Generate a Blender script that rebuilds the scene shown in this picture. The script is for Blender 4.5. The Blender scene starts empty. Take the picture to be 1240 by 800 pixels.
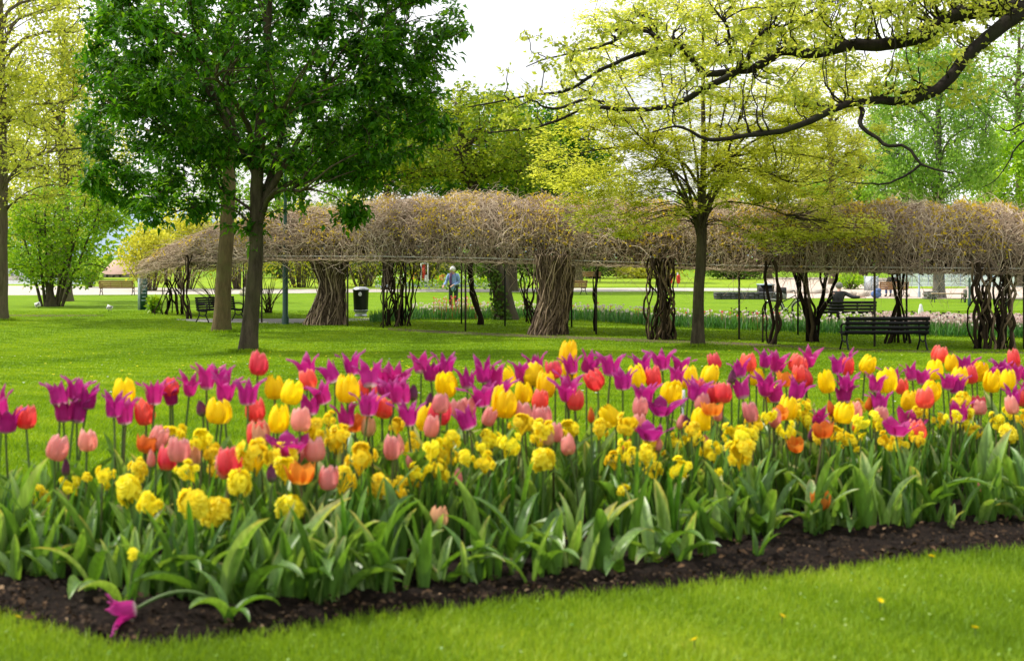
import bpy, math, random
import numpy as np
from mathutils import Vector

RNG = np.random.default_rng(7)
random.seed(7)
sc = bpy.context.scene
COL = sc.collection
PI = math.pi

# ------------------------------------------------------------------ camera model and terrain
F, HY, CX, ZC = 1722.0, 304.0, 620.0, 2.6
_ty = np.linspace(-40, 700, 7401)
_raw = 1.53 * (1 - np.clip((_ty - 4.5) / 33.5, 0, 1))
_k = np.ones(61) / 61.0
_tz = np.convolve(np.pad(_raw, 30, mode='edge'), _k, mode='valid')
def ground(y):
    return np.interp(y, _ty, _tz)
def at(px, py, Y):
    return np.array([(px - CX) * Y / F, Y, ZC - (py - HY) * Y / F])
def gp(px, py):
    """world point on the terrain seen at a photo position"""
    lo, hi = 2.0, 650.0
    for _ in range(60):
        m = 0.5 * (lo + hi)
        if F * (ZC - ground(m)) / m > (py - HY): lo = m
        else: hi = m
    Y = 0.5 * (lo + hi)
    return np.array([(px - CX) * Y / F, Y, float(ground(Y))])

# ------------------------------------------------------------------ mesh building
class MB:
    def __init__(s): s.V = []; s.T = []; s.Q = []; s.A = []; s.n = 0
    def add(s, V, T=None, Q=None, a=0.5):
        V = np.asarray(V, float).reshape(-1, 3)
        if T is not None and len(T): s.T.append(np.asarray(T, int).reshape(-1, 3) + s.n)
        if Q is not None and len(Q): s.Q.append(np.asarray(Q, int).reshape(-1, 4) + s.n)
        s.V.append(V); s.A.append(np.broadcast_to(np.asarray(a, float), (len(V),)).copy() if np.ndim(a) == 0 else np.asarray(a, float))
        s.n += len(V)
    def mesh(s, name, smooth=True):
        me = bpy.data.meshes.new(name)
        V = np.concatenate(s.V); A = np.concatenate(s.A)
        T = np.concatenate(s.T) if s.T else np.zeros((0, 3), int)
        Q = np.concatenate(s.Q) if s.Q else np.zeros((0, 4), int)
        me.vertices.add(len(V)); me.vertices.foreach_set('co', V.astype(np.float32).ravel())
        nl = T.size + Q.size
        me.loops.add(nl); me.loops.foreach_set('vertex_index', np.concatenate([T.ravel(), Q.ravel()]).astype(np.int32))
        nf = len(T) + len(Q)
        me.polygons.add(nf)
        ls = np.concatenate([np.arange(len(T)) * 3, T.size + np.arange(len(Q)) * 4]).astype(np.int32)
        me.polygons.foreach_set('loop_start', ls)
        if smooth: me.polygons.foreach_set('use_smooth', np.ones(nf, bool))
        at_ = me.attributes.new('v', 'FLOAT', 'POINT'); at_.data.foreach_set('value', A.astype(np.float32))
        me.update(calc_edges=True)
        return me
    def build(s, name, mat, parent=None, smooth=True, loc=None):
        return link(name, s.mesh(name, smooth), mat, parent, loc)
    # shapes
    def box(s, c, d, a=0.5, rz=0.0, tilt=None):
        c = np.asarray(c, float); h = np.asarray(d, float) / 2
        P = np.array([[x, y, z] for x in (-1, 1) for y in (-1, 1) for z in (-1, 1)], float) * h
        if tilt is not None:                       # rotation about x
            ca, sa = math.cos(tilt), math.sin(tilt)
            P = P @ np.array([[1, 0, 0], [0, ca, sa], [0, -sa, ca]])
        if rz:
            ca, sa = math.cos(rz), math.sin(rz)
            P = P @ np.array([[ca, sa, 0], [-sa, ca, 0], [0, 0, 1]])
        s.add(P + c, Q=[[0, 1, 3, 2], [4, 6, 7, 5], [0, 4, 5, 1], [2, 3, 7, 6], [0, 2, 6, 4], [1, 5, 7, 3]], a=a)
    def tubes(s, P, R, sides=5, a=0.5, ref=None, cap=False):
        """P: N,K,3 points, R: N,K radii"""
        P = np.asarray(P, float); R = np.asarray(R, float)
        if P.ndim == 2: P = P[None]; R = R[None] if R.ndim == 1 else np.broadcast_to(R, P.shape[:2])
        R = np.broadcast_to(R, P.shape[:2])
        N, K, _ = P.shape
        T = np.gradient(P, axis=1)
        T /= np.linalg.norm(T, axis=2, keepdims=True) + 1e-9
        if ref is None:
            m = np.abs(T).mean(axis=1); ref = np.eye(3)[np.argmin(m, axis=1)]
        ref = np.broadcast_to(np.asarray(ref, float), (N, 3))
        n1 = np.cross(T, ref[:, None, :]); n1 /= np.linalg.norm(n1, axis=2, keepdims=True) + 1e-9
        n2 = np.cross(T, n1)
        th = np.arange(sides) * 2 * PI / sides
        V = P[:, :, None, :] + R[:, :, None, None] * (np.cos(th)[:, None] * n1[:, :, None, :] + np.sin(th)[:, None] * n2[:, :, None, :])
        idx = np.arange(N * K * sides).reshape(N, K, sides)
        i0 = idx[:, :-1, :]; i1 = idx[:, 1:, :]
        Q = np.stack([i0, np.roll(i0, -1, 2), np.roll(i1, -1, 2), i1], -1).reshape(-1, 4)
        av = a if np.ndim(a) == 0 else np.repeat(np.asarray(a, float), K * sides)
        T3 = None
        V = V.reshape(-1, 3)
        if cap:
            cs = np.concatenate([P[:, 0], P[:, -1]]); base = len(V); V = np.concatenate([V, cs])
            T3 = []
            for k in range(N):
                for j in range(sides):
                    T3.append([base + k, idx[k, 0, (j + 1) % sides], idx[k, 0, j]])
                    T3.append([base + N + k, idx[k, -1, j], idx[k, -1, (j + 1) % sides]])
            if np.ndim(av): av = np.concatenate([av, np.full(2 * N, .5)])
        s.add(V, Q=Q, T=T3, a=av)
    def lathe(s, prof, c=(0, 0, 0), n=16, a=0.5):
        prof = np.asarray(prof, float); th = np.arange(n) * 2 * PI / n
        V = np.stack([prof[:, None, 0] * np.cos(th), prof[:, None, 0] * np.sin(th), np.repeat(prof[:, 1:2], n, 1)], -1).reshape(-1, 3) + np.asarray(c, float)
        idx = np.arange(len(prof) * n).reshape(len(prof), n)
        Q = np.stack([idx[:-1], np.roll(idx[:-1], -1, 1), np.roll(idx[1:], -1, 1), idx[1:]], -1).reshape(-1, 4)
        s.add(V, Q=Q, a=a)
    def ellip(s, c, r, n=12, m=8, a=0.5):
        t = np.linspace(0.02, PI - 0.02, m)
        pr = np.stack([np.sin(t), -np.cos(t)], -1)
        th = np.arange(n) * 2 * PI / n
        V = np.stack([pr[:, None, 0] * np.cos(th) * r[0], pr[:, None, 0] * np.sin(th) * r[1], np.repeat(pr[:, 1:2], n, 1) * r[2]], -1).reshape(-1, 3) + np.asarray(c, float)
        idx = np.arange(m * n).reshape(m, n)
        Q = np.stack([idx[:-1], np.roll(idx[:-1], -1, 1), np.roll(idx[1:], -1, 1), idx[1:]], -1).reshape(-1, 4)
        s.add(V, Q=Q, a=a)
    def leaves(s, C, D, Nn, L, W, a, fold=0.25, droop=0.0):
        """leaf-sized faces: centre of base C, direction D, normal Nn"""
        D = D / (np.linalg.norm(D, axis=1, keepdims=True) + 1e-9)
        S = np.cross(D, Nn); S /= np.linalg.norm(S, axis=1, keepdims=True) + 1e-9
        U = np.cross(S, D)
        L = np.broadcast_to(L, (len(C),))[:, None]; W = np.broadcast_to(W, (len(C),))[:, None]
        mid = C + D * L * .5 - U * L * droop * .2
        tip = C + D * L - U * L * droop
        l1 = C + D * L * .42 + S * W * .5 + U * W * fold; r1 = C + D * L * .42 - S * W * .5 + U * W * fold
        V = np.stack([C, l1, tip, r1, mid], 1).reshape(-1, 3)
        b = np.arange(len(C))[:, None, None] * 5
        T = (b + np.array([[0, 4, 1], [1, 4, 2], [0, 3, 4], [4, 3, 2]])[None]).reshape(-1, 3)
        s.add(V, T=T, a=np.repeat(a, 5) if np.ndim(a) else a)
    def grid(s, G, a=0.5, flip=False):
        n, m, _ = G.shape
        idx = np.arange(n * m).reshape(n, m)
        Q = np.stack([idx[:-1, :-1], idx[:-1, 1:], idx[1:, 1:], idx[1:, :-1]], -1).reshape(-1, 4)
        if flip: Q = Q[:, ::-1]
        s.add(G.reshape(-1, 3), Q=Q, a=a if np.ndim(a) == 0 else np.asarray(a).ravel())

def link(name, me, mat, parent=None, loc=None):
    o = bpy.data.objects.new(name, me); COL.objects.link(o)
    if mat is not None and len(me.materials) == 0: me.materials.append(mat)
    if parent is not None: o.parent = parent
    if loc is not None: o.location = loc
    return o
def tag(o, label=None, cat=None, group=None, kind=None):
    if label: o['label'] = label
    if cat: o['category'] = cat
    if group: o['group'] = group
    if kind: o['kind'] = kind
    return o
def thing(name, label, cat, loc=(0, 0, 0), rz=0.0, group=None):
    o = bpy.data.objects.new(name, None); COL.objects.link(o); o.empty_display_size = .1
    o.location = [float(c) for c in loc]; o.rotation_euler = (0, 0, rz)
    return tag(o, label, cat, group)
def rnd(a, b, n=None): return RNG.uniform(a, b, n)
def unit(v): return v / (np.linalg.norm(v, axis=-1, keepdims=True) + 1e-9)
def rvec(n): return unit(RNG.normal(size=(n, 3)))

# ------------------------------------------------------------------ materials
def newmat(name):
    m = bpy.data.materials.new(name); m.use_nodes = True
    nt = m.node_tree; nt.nodes.clear()
    out = nt.nodes.new('ShaderNodeOutputMaterial')
    return m, nt, out
def ramp(nt, cols, fac):
    r = nt.nodes.new('ShaderNodeValToRGB'); el = r.color_ramp.elements
    while len(el) < len(cols): el.new(0.5)
    for e, (p, c) in zip(el, cols): e.position = p; e.color = (*c, 1)
    nt.links.new(fac, r.inputs[0]); return r.outputs[0]
def noise(nt, scale, detail=4, coord='Object', stretch=None, rough=0.55):
    tc = nt.nodes.new('ShaderNodeTexCoord'); n = nt.nodes.new('ShaderNodeTexNoise')
    n.inputs['Scale'].default_value = scale; n.inputs['Detail'].default_value = detail; n.inputs['Roughness'].default_value = rough
    if stretch:
        mp = nt.nodes.new('ShaderNodeMapping'); mp.inputs['Scale'].default_value = stretch
        nt.links.new(tc.outputs[coord], mp.inputs[0]); nt.links.new(mp.outputs[0], n.inputs['Vector'])
    else: nt.links.new(tc.outputs[coord], n.inputs['Vector'])
    return n.outputs['Fac']
def mixc(nt, f, a, b, mode='MIX'):
    m = nt.nodes.new('ShaderNodeMix'); m.data_type = 'RGBA'; m.blend_type = mode
    for sk, v in ((m.inputs['Factor'], f), (m.inputs[6], a), (m.inputs[7], b)):
        if hasattr(v, 'is_linked') or isinstance(v, bpy.types.NodeSocket): nt.links.new(v, sk)
        elif np.ndim(v): sk.default_value = (*v, 1)
        else: sk.default_value = v
    return m.outputs[2]
def math_n(nt, op, a, b):
    m = nt.nodes.new('ShaderNodeMath'); m.operation = op
    for i, v in enumerate((a, b)):
        if isinstance(v, bpy.types.NodeSocket): nt.links.new(v, m.inputs[i])
        else: m.inputs[i].default_value = v
    return m.outputs[0]
def attr(nt, name='v'):
    a = nt.nodes.new('ShaderNodeAttribute'); a.attribute_name = name; return a.outputs['Fac']
def principled(nt, color, rough=.6, spec=.3, metal=0.0, normal=None):
    b = nt.nodes.new('ShaderNodeBsdfPrincipled')
    if isinstance(color, bpy.types.NodeSocket): nt.links.new(color, b.inputs['Base Color'])
    else: b.inputs['Base Color'].default_value = (*color, 1)
    if isinstance(rough, bpy.types.NodeSocket): nt.links.new(rough, b.inputs['Roughness'])
    else: b.inputs['Roughness'].default_value = rough
    b.inputs['Specular IOR Level'].default_value = spec; b.inputs['Metallic'].default_value = metal
    if normal is not None: nt.links.new(normal, b.inputs['Normal'])
    return b.outputs[0]
def bump(nt, h, strength=.5, dist=.02):
    b = nt.nodes.new('ShaderNodeBump'); b.inputs['Strength'].default_value = strength; b.inputs['Distance'].default_value = dist
    nt.links.new(h, b.inputs['Height']); return b.outputs[0]
def leafmat(name, cols, trans=.35, rough=.5, spec=.3, tint=(1.15, 1.1, .5), objvar=0.0, fac=None):
    """leaf or petal: reflecting and transmitting, colour from the per-leaf value"""
    m, nt, out = newmat(name)
    f = attr(nt)
    if objvar:
        oi = nt.nodes.new('ShaderNodeObjectInfo')
        f = math_n(nt, 'ADD', f, math_n(nt, 'MULTIPLY', math_n(nt, 'SUBTRACT', oi.outputs['Random'], .5), objvar))
    c = ramp(nt, cols, f)
    if 'lip leaf' in name or 'ffodil' in name:          # fine veins along the blade and mottling
        vn = noise(nt, 60, 4, stretch=(1, 1, .12)); bn = noise(nt, 7, 3)
        c = mixc(nt, .75, c, ramp(nt, [(.3, (.5, .5, .5)), (.7, (1.25, 1.25, 1.25))], vn), 'MULTIPLY')
        c = mixc(nt, .7, c, ramp(nt, [(.35, (.55, .6, .5)), (.65, (1.3, 1.25, 1.2))], bn), 'MULTIPLY')
    p = principled(nt, c, rough, spec)
    t = nt.nodes.new('ShaderNodeBsdfTranslucent'); nt.links.new(mixc(nt, 1.0, c, tint, 'MULTIPLY'), t.inputs[0])
    mx = nt.nodes.new('ShaderNodeMixShader'); mx.inputs[0].default_value = trans
    nt.links.new(p, mx.inputs[1]); nt.links.new(t.outputs[0], mx.inputs[2]); nt.links.new(mx.outputs[0], out.inputs[0])
    return m
def simple(name, c1, c2=None, scale=8.0, rough=.6, spec=.3, metal=0.0, bumpd=0.0, stretch=None, detail=5):
    m, nt, out = newmat(name)
    n = noise(nt, scale, detail, stretch=stretch)
    c = ramp(nt, [(.3, c1), (.7, c2 if c2 else tuple(x * 1.25 for x in c1))], n)
    nt.links.new(principled(nt, c, rough, spec, metal, bump(nt, n, .8, bumpd) if bumpd else None), out.inputs[0])
    return m
def barkmat(name, dark, light, green=None, scale=6.0, d=.03):
    m, nt, out = newmat(name)
    n1 = noise(nt, scale, 6, stretch=(1, 1, .22), rough=.7); n2 = noise(nt, scale * .35, 3)
    c = ramp(nt, [(.32, dark), (.68, light)], n1)
    if green: c = mixc(nt, ramp(nt, [(.42, (0, 0, 0)), (.7, (.75, .75, .75))], n2), c, green)
    nt.links.new(principled(nt, c, .85, .15, 0, bump(nt, n1, 1.0, d)), out.inputs[0])
    return m

M = {}
M['leaf_dark'] = leafmat('deep green leaf', [(0, (.013, .06, .004)), (.55, (.055, .185, .008)), (1, (.2, .4, .018))], .5, .42, .22)
M['leaf_mid'] = leafmat('fresh green leaf', [(0, (.09, .22, .012)), (.6, (.22, .4, .02)), (1, (.42, .54, .03))], .48, .5, .25)
M['leaf_yellow'] = leafmat('yellow green leaf', [(0, (.34, .4, .06)), (.55, (.54, .58, .11)), (1, (.72, .72, .18))], .58, .5, .25)
M['leaf_oak'] = leafmat('young oak leaf', [(0, (.3, .37, .05)), (.55, (.5, .55, .09)), (1, (.7, .68, .16))], .5, .5, .25)
M['leaf_spring'] = leafmat('spring green leaf', [(0, (.1, .2, .012)), (.5, (.26, .36, .025)), (1, (.5, .54, .05))], .48, .5, .2)
M['leaf_layered'] = leafmat('pale layered leaf', [(0, (.42, .48, .07)), (.55, (.64, .68, .13)), (1, (.82, .82, .22))], .6, .5, .2)
M['leaf_birch'] = leafmat('pale birch leaf', [(0, (.15, .31, .05)), (.6, (.28, .47, .08)), (1, (.45, .6, .14))], .48, .5, .25)
M['leaf_lime'] = leafmat('bright lime leaf', [(0, (.15, .32, .01)), (.6, (.3, .52, .02)), (1, (.5, .65, .04))], .42, .5, .25)
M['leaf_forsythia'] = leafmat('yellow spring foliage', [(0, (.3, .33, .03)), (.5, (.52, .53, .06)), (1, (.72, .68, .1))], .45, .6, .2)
M['leaf_hedge'] = leafmat('hedge leaf', [(0, (.04, .1, .012)), (.6, (.11, .2, .025)), (1, (.24, .32, .04))], .35, .6, .2)
M['bud'] = leafmat('vine bud', [(0, (.4, .34, .05)), (.5, (.62, .46, .05)), (1, (.8, .6, .07))], .4, .7, .1)
M['bark_dark'] = barkmat('dark bark', (.02, .015, .009), (.1, .078, .05), (.065, .065, .025))
M['bark_brown'] = barkmat('brown bark', (.06, .042, .018), (.15, .108, .052), (.1, .092, .034), 8, .015)
M['bark_oak'] = barkmat('oak bark', (.006, .0045, .004), (.026, .019, .015), (.02, .022, .009), 9, .03)
M['bark_mid'] = barkmat('grey brown bark', (.06, .045, .028), (.16, .125, .08), (.1, .1, .04))
M['bark_birch'] = barkmat('birch bark', (.05, .045, .035), (.2, .19, .16), None, 5, .02)
def vinemat(name, cols):
    m, nt, out = newmat(name)
    c = ramp(nt, cols, attr(nt)); n = noise(nt, 30, 3)
    c = mixc(nt, .5, c, ramp(nt, [(.3, (.45, .45, .45)), (.7, (1.2, 1.2, 1.2))], n), 'MULTIPLY')
    nt.links.new(principled(nt, c, .9, .1), out.inputs[0]); return m
M['vine'] = vinemat('bare vine', [(0, (.07, .048, .034)), (.4, (.33, .235, .16)), (.75, (.62, .47, .335)), (1, (.82, .68, .52))])
M['vine_dark'] = vinemat('dark vine stem', [(0, (.012, .008, .005)), (.5, (.05, .035, .02)), (.8, (.19, .135, .08)), (1, (.4, .3, .18))])
M['iron'] = simple('dark iron', (.007, .007, .007), (.016, .015, .014), 20, .55, .25)
M['pipe'] = simple('weathered pipe', (.45, .43, .4), (.62, .6, .56), 12, .5, .4)
M['rustpost'] = simple('rusty steel post', (.02, .018, .015), (.07, .05, .035), 15, .7, .3)
M['bench_black'] = simple('black painted bench', (.004, .004, .0045), (.009, .009, .01), 10, .45, .22)
M['bench_wood'] = simple('bench timber', (.24, .12, .05), (.38, .21, .1), 5, .6, .3, 0, 0, (1, 14, 14))
M['bench_pale'] = simple('bleached timber', (.42, .3, .2), (.55, .42, .3), 5, .7, .2, 0, 0, (1, 14, 14))
M['green_paint'] = simple('dark green paint', (.004, .04, .022), (.008, .065, .035), 6, .4, .5)
M['bin_black'] = simple('black plastic', (.004, .004, .005), (.01, .01, .011), 10, .4, .3)
M['steel'] = simple('brushed steel', (.32, .33, .34), (.48, .49, .5), 20, .35, .5, .7)
M['white'] = simple('white paint', (.72, .72, .7), (.8, .8, .78), 9, .5, .4)
M['red'] = simple('red paint', (.55, .03, .02), (.7, .06, .04), 9, .5, .4)
M['orange_red'] = simple('orange red flowers', (.7, .09, .02), (.8, .2, .05), 20, .6, .2)
M['stone'] = simple('grey stone', (.13, .125, .12), (.3, .29, .27), 5, .85, .2, 0, .03)
M['stone_dark'] = simple('dark grey wall', (.05, .05, .055), (.12, .12, .12), 3, .85, .2, 0, .02)
M['stone_pale'] = simple('pale boulders', (.38, .33, .27), (.6, .53, .45), 2.5, .85, .2, 0, .05)
M['water'] = simple('pale water', (.5, .55, .58), (.7, .74, .76), .8, .12, .5)
M['spray'] = leafmat('white water spray', [(0, (.7, .73, .75)), (1, (.85, .87, .88))], .5, .4, .3, (1, 1, 1))
M['haze_blue_hill'] = simple('hazy hill', (.22, .3, .4), (.3, .38, .47), .02, .95, .05)  # distance haze put into the hill colour
M['roof'] = simple('faded brown roof', (.34, .23, .18), (.45, .32, .26), .6, .85, .1)
M['render_wall'] = simple('pale wall', (.4, .32, .27), (.5, .41, .35), .5, .85, .1)
M['glass_dark'] = simple('dark window', (.03, .035, .04), (.05, .055, .06), 3, .1, .6)
M['rail_blue'] = simple('blue grey railing', (.3, .38, .45), (.4, .48, .54), 5, .5, .3)
M['skin'] = simple('skin', (.52, .3, .22), (.58, .35, .26), 12, .55, .3)
M['hair_white'] = simple('white hair', (.76, .76, .76), (.85, .85, .86), 60, .7, .2, 0, .01)
M['hair_grey'] = simple('grey hair', (.2, .19, .18), (.33, .31, .29), 60, .7, .2, 0, .01)
M['hair_dark'] = simple('dark hair', (.02, .016, .012), (.04, .03, .022), 60, .6, .2)
M['coat_blue'] = simple('light blue jacket', (.2, .32, .6), (.3, .43, .72), 7, .8, .2, 0, .02)
M['cloth_purple'] = simple('purple scarf', (.1, .05, .13), (.16, .09, .18), 20, .9, .1)
M['cloth_dark'] = simple('dark jacket', (.02, .02, .024), (.05, .05, .055), 6, .75, .25, 0, .03)
M['cloth_green'] = simple('dark green trousers', (.03, .045, .035), (.05, .07, .05), 10, .9, .1)
M['cloth_blue'] = simple('blue cloth', (.08, .13, .3), (.14, .2, .4), 10, .9, .1)
M['rubber'] = simple('black rubber', (.012, .012, .012), (.02, .02, .02), 20, .7, .3)
M['chrome'] = simple('pale metal', (.5, .5, .5), (.6, .6, .6), 20, .3, .5, .6)
M['leather_pale'] = simple('pale saddle', (.55, .55, .53), (.65, .65, .63), 20, .5, .3)

def groundmat(name, cols, scale, d=.01, extra=None, rough=.95):
    m, nt, out = newmat(name)
    n1 = noise(nt, scale, 8, rough=.7); n2 = noise(nt, scale * .07, 4)
    c = ramp(nt, cols, n1)
    if extra: c = mixc(nt, ramp(nt, [(.4, (0, 0, 0)), (.65, (.8, .8, .8))], n2), c, extra)
    if name in ('mown lawn', 'far meadow grass'):
        n3 = noise(nt, .5, 6, stretch=(.35, 1.6, 1), rough=.75); c = mixc(nt, .85, c, ramp(nt, [(.34, (.6, .68, .6)), (.5, (1, 1, 1)), (.68, (1.35, 1.22, 1.3))], n3), 'MULTIPLY')
    nt.links.new(principled(nt, c, rough, .1, 0, bump(nt, n1, 1.0, d)), out.inputs[0]); return m
M['lawn'] = groundmat('mown lawn', [(.3, (.05, .12, .004)), (.48, (.14, .26, .007)), (.6, (.2, .33, .01)), (.75, (.3, .42, .016))], 34, .05, (.2, .32, .012))
M['soil'] = groundmat('dark mulch soil', [(.3, (.004, .003, .002)), (.55, (.017, .011, .008)), (.78, (.06, .038, .024))], 45, .02)
M['dirt'] = groundmat('bare trodden soil', [(.3, (.07, .055, .035)), (.7, (.17, .13, .08))], 12, .02, (.1, .13, .02))
M['gravel'] = groundmat('pale gravel', [(.25, (.3, .27, .24)), (.5, (.46, .42, .37)), (.75, (.62, .57, .5))], 1.6, .02)
M['paving'] = groundmat('grey path', [(.3, (.34, .32, .3)), (.7, (.46, .44, .41))], 8, .005)
M['rosy'] = groundmat('rosy gravel', [(.25, (.34, .27, .22)), (.5, (.54, .44, .37)), (.75, (.7, .6, .52))], 1.3, .02)
M['verge'] = groundmat('far meadow grass', [(.3, (.16, .24, .012)), (.6, (.28, .38, .02)), (.8, (.42, .48, .04))], 3, .02, (.2, .33, .015))
M['blade'] = leafmat('grass blade', [(0, (.085, .18, .01)), (.5, (.23, .37, .02)), (.85, (.4, .52, .045)), (1, (.6, .6, .16))], .4, .5, .25, (1.2, 1.1, .5))
M['blade_mid'] = leafmat('lawn tuft', [(0, (.085, .18, .005)), (.5, (.205, .35, .009)), (.85, (.33, .47, .016)), (1, (.38, .48, .03))], .4, .55, .2, (1.2, 1.1, .5))

# petals: value 0 at the base of the petal, 1 at its tip
def petal(name, cols, var=.25, trans=.46, tint=(1.1, 1.0, 1.0)):
    m, nt, out = newmat(name)
    c = ramp(nt, cols, attr(nt))
    oi = nt.nodes.new('ShaderNodeObjectInfo')
    hs = nt.nodes.new('ShaderNodeHueSaturation')
    nt.links.new(math_n(nt, 'ADD', math_n(nt, 'MULTIPLY', oi.outputs['Random'], .025), .4875), hs.inputs['Hue'])
    nt.links.new(math_n(nt, 'ADD', math_n(nt, 'MULTIPLY', oi.outputs['Random'], var), 1 - var * .6), hs.inputs['Value'])
    nt.links.new(c, hs.inputs['Color'])
    n = noise(nt, 90, 3, stretch=(1, 1, .15))
    c2 = mixc(nt, .3, hs.outputs[0], ramp(nt, [(.3, (.7, .7, .7)), (.7, (1.12, 1.12, 1.12))], n), 'MULTIPLY')
    p = principled(nt, c2, .5, .18)
    t = nt.nodes.new('ShaderNodeBsdfTranslucent'); nt.links.new(mixc(nt, 1.0, c2, tint, 'MULTIPLY'), t.inputs[0])
    mx = nt.nodes.new('ShaderNodeMixShader'); mx.inputs[0].default_value = trans
    nt.links.new(p, mx.inputs[1]); nt.links.new(t.outputs[0], mx.inputs[2]); nt.links.new(mx.outputs[0], out.inputs[0])
    return m
M['p_purple'] = petal('magenta purple petal', [(0, (.6, .62, .3)), (.07, (.62, .5, .5)), (.2, (.54, .035, .27)), (.7, (.43, .014, .2)), (1, (.56, .09, .36))])
M['p_red'] = petal('coral red petal', [(0, (.7, .5, .12)), (.12, (.75, .2, .1)), (.35, (.84, .06, .06)), (.8, (.87, .13, .12)), (1, (.9, .34, .3))])
M['p_yellow'] = petal('golden yellow petal', [(0, (.75, .66, .03)), (.3, (.93, .7, .003)), (1, (.95, .76, .006))], .12)
M['p_pink'] = petal('salmon pink petal', [(0, (.6, .5, .22)), (.2, (.78, .33, .26)), (.7, (.8, .3, .27)), (1, (.84, .5, .46))])
M['p_orange'] = petal('orange petal', [(0, (.6, .4, .05)), (.3, (.74, .17, .015)), (1, (.78, .3, .05))])
M['p_peach'] = petal('peach bud petal', [(0, (.4, .45, .15)), (.4, (.66, .38, .2)), (1, (.72, .38, .22))])
M['p_bud'] = petal('dusky purple bud petal', [(0, (.2, .25, .12)), (.4, (.2, .06, .12)), (1, (.16, .02, .1))])
M['p_daff'] = petal('lemon yellow petal', [(0, (.9, .74, .01)), (.4, (.96, .83, .015)), (1, (.96, .88, .06))], .06, .45)
M['stem'] = leafmat('flower stem', [(0, (.07, .15, .03)), (.6, (.1, .15, .04)), (1, (.14, .1, .05))], .15, .5, .3, objvar=.5)
M['leaf_tulip'] = leafmat('tulip leaf', [(0, (.05, .13, .018)), (.5, (.13, .27, .045)), (.8, (.25, .41, .1)), (.93, (.36, .5, .2)), (1, (.52, .5, .2))], .40, .38, .48, (1.2, 1.15, .35), objvar=.7)
M['leaf_daff'] = leafmat('daffodil leaf', [(0, (.03, .1, .016)), (.5, (.075, .2, .028)), (1, (.18, .34, .06))], .42, .4, .3, (1.2, 1.15, .35), objvar=.7)
M['chip'] = leafmat('bark chip', [(0, (.015, .01, .006)), (.6, (.065, .038, .02)), (.85, (.12, .07, .035)), (1, (.4, .27, .16))], .0, .8, .1)
# ------------------------------------------------------------------ world, sun, camera
SUN_EL, SUN_AZ = math.radians(52), math.radians(-72)      # azimuth from +Y towards +X
w = bpy.data.worlds.new('World'); sc.world = w; w.use_nodes = True
nt = w.node_tree; nt.nodes.clear()
out = nt.nodes.new('ShaderNodeOutputWorld'); bg = nt.nodes.new('ShaderNodeBackground')
sky = nt.nodes.new('ShaderNodeTexSky'); sky.sky_type = 'NISHITA'; sky.sun_disc = False
sky.sun_elevation = SUN_EL; sky.sun_rotation = SUN_AZ; sky.air_density = 1.2; sky.dust_density = 2.0
tc = nt.nodes.new('ShaderNodeTexCoord'); mp = nt.nodes.new('ShaderNodeMapping'); mp.inputs['Scale'].default_value = (1, 1, 2.6)
nz = nt.nodes.new('ShaderNodeTexNoise'); nz.inputs['Scale'].default_value = 2.3; nz.inputs['Detail'].default_value = 7
nt.links.new(tc.outputs['Generated'], mp.inputs[0]); nt.links.new(mp.outputs[0], nz.inputs['Vector'])
cf = ramp(nt, [(.33, (.35, .35, .35)), (.5, (1, 1, 1))], nz.outputs['Fac'])
nt.links.new(mixc(nt, cf, sky.outputs[0], (10.2, 10.3, 10.5)), bg.inputs[0])
bg.inputs[1].default_value = .14
nt.links.new(bg.outputs[0], out.inputs[0])
sd = Vector((math.sin(SUN_AZ) * math.cos(SUN_EL), math.cos(SUN_AZ) * math.cos(SUN_EL), math.sin(SUN_EL)))
sl = bpy.data.lights.new('sun', 'SUN'); sl.energy = 5.0; sl.angle = math.radians(.8); sl.color = (1, .95, .86)
so = bpy.data.objects.new('sun', sl); COL.objects.link(so)
so.rotation_euler = sd.to_track_quat('Z', 'Y').to_euler()
cam = bpy.data.cameras.new('camera'); co = bpy.data.objects.new('camera', cam); COL.objects.link(co)
co.location = (0, 0, ZC); co.rotation_euler = (PI / 2, 0, 0)
cam.sensor_width = 36; cam.lens = F / 1240 * 36; cam.shift_y = -(400 - HY) / 1240
cam.clip_end = 3000; cam.clip_start = .1
cam.dof.use_dof = True; cam.dof.focus_distance = 42; cam.dof.aperture_fstop = 5.0
sc.camera = co
sc.view_settings.view_transform = 'Standard'; sc.view_settings.look = 'None'; sc.view_settings.exposure = 0
sc.render.engine = 'CYCLES'
cy = sc.cycles
cy.max_bounces = 6; cy.diffuse_bounces = 3; cy.transmission_bounces = 4; cy.glossy_bounces = 2; cy.transparent_max_bounces = 4
cy.use_denoising = True; cy.sample_clamp_indirect = 4; cy.caustics_reflective = False; cy.caustics_refractive = False

# ------------------------------------------------------------------ setting: ground sheets
ys = np.concatenate([np.arange(-15, 60, .5), np.arange(60, 200, 10), np.arange(200, 690, 70)])
xs = np.concatenate([np.arange(-460, -40, 30), np.arange(-40, 41, 4), np.arange(50, 461, 30)])
G = np.zeros((len(ys), len(xs), 3)); G[..., 0] = xs[None]; G[..., 1] = ys[:, None]; G[..., 2] = ground(ys)[:, None]
b = MB(); b.grid(G); tag(b.build('lawn', M['lawn']), 'mown green lawn sloping away behind the flower bed', kind='structure')

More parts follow.
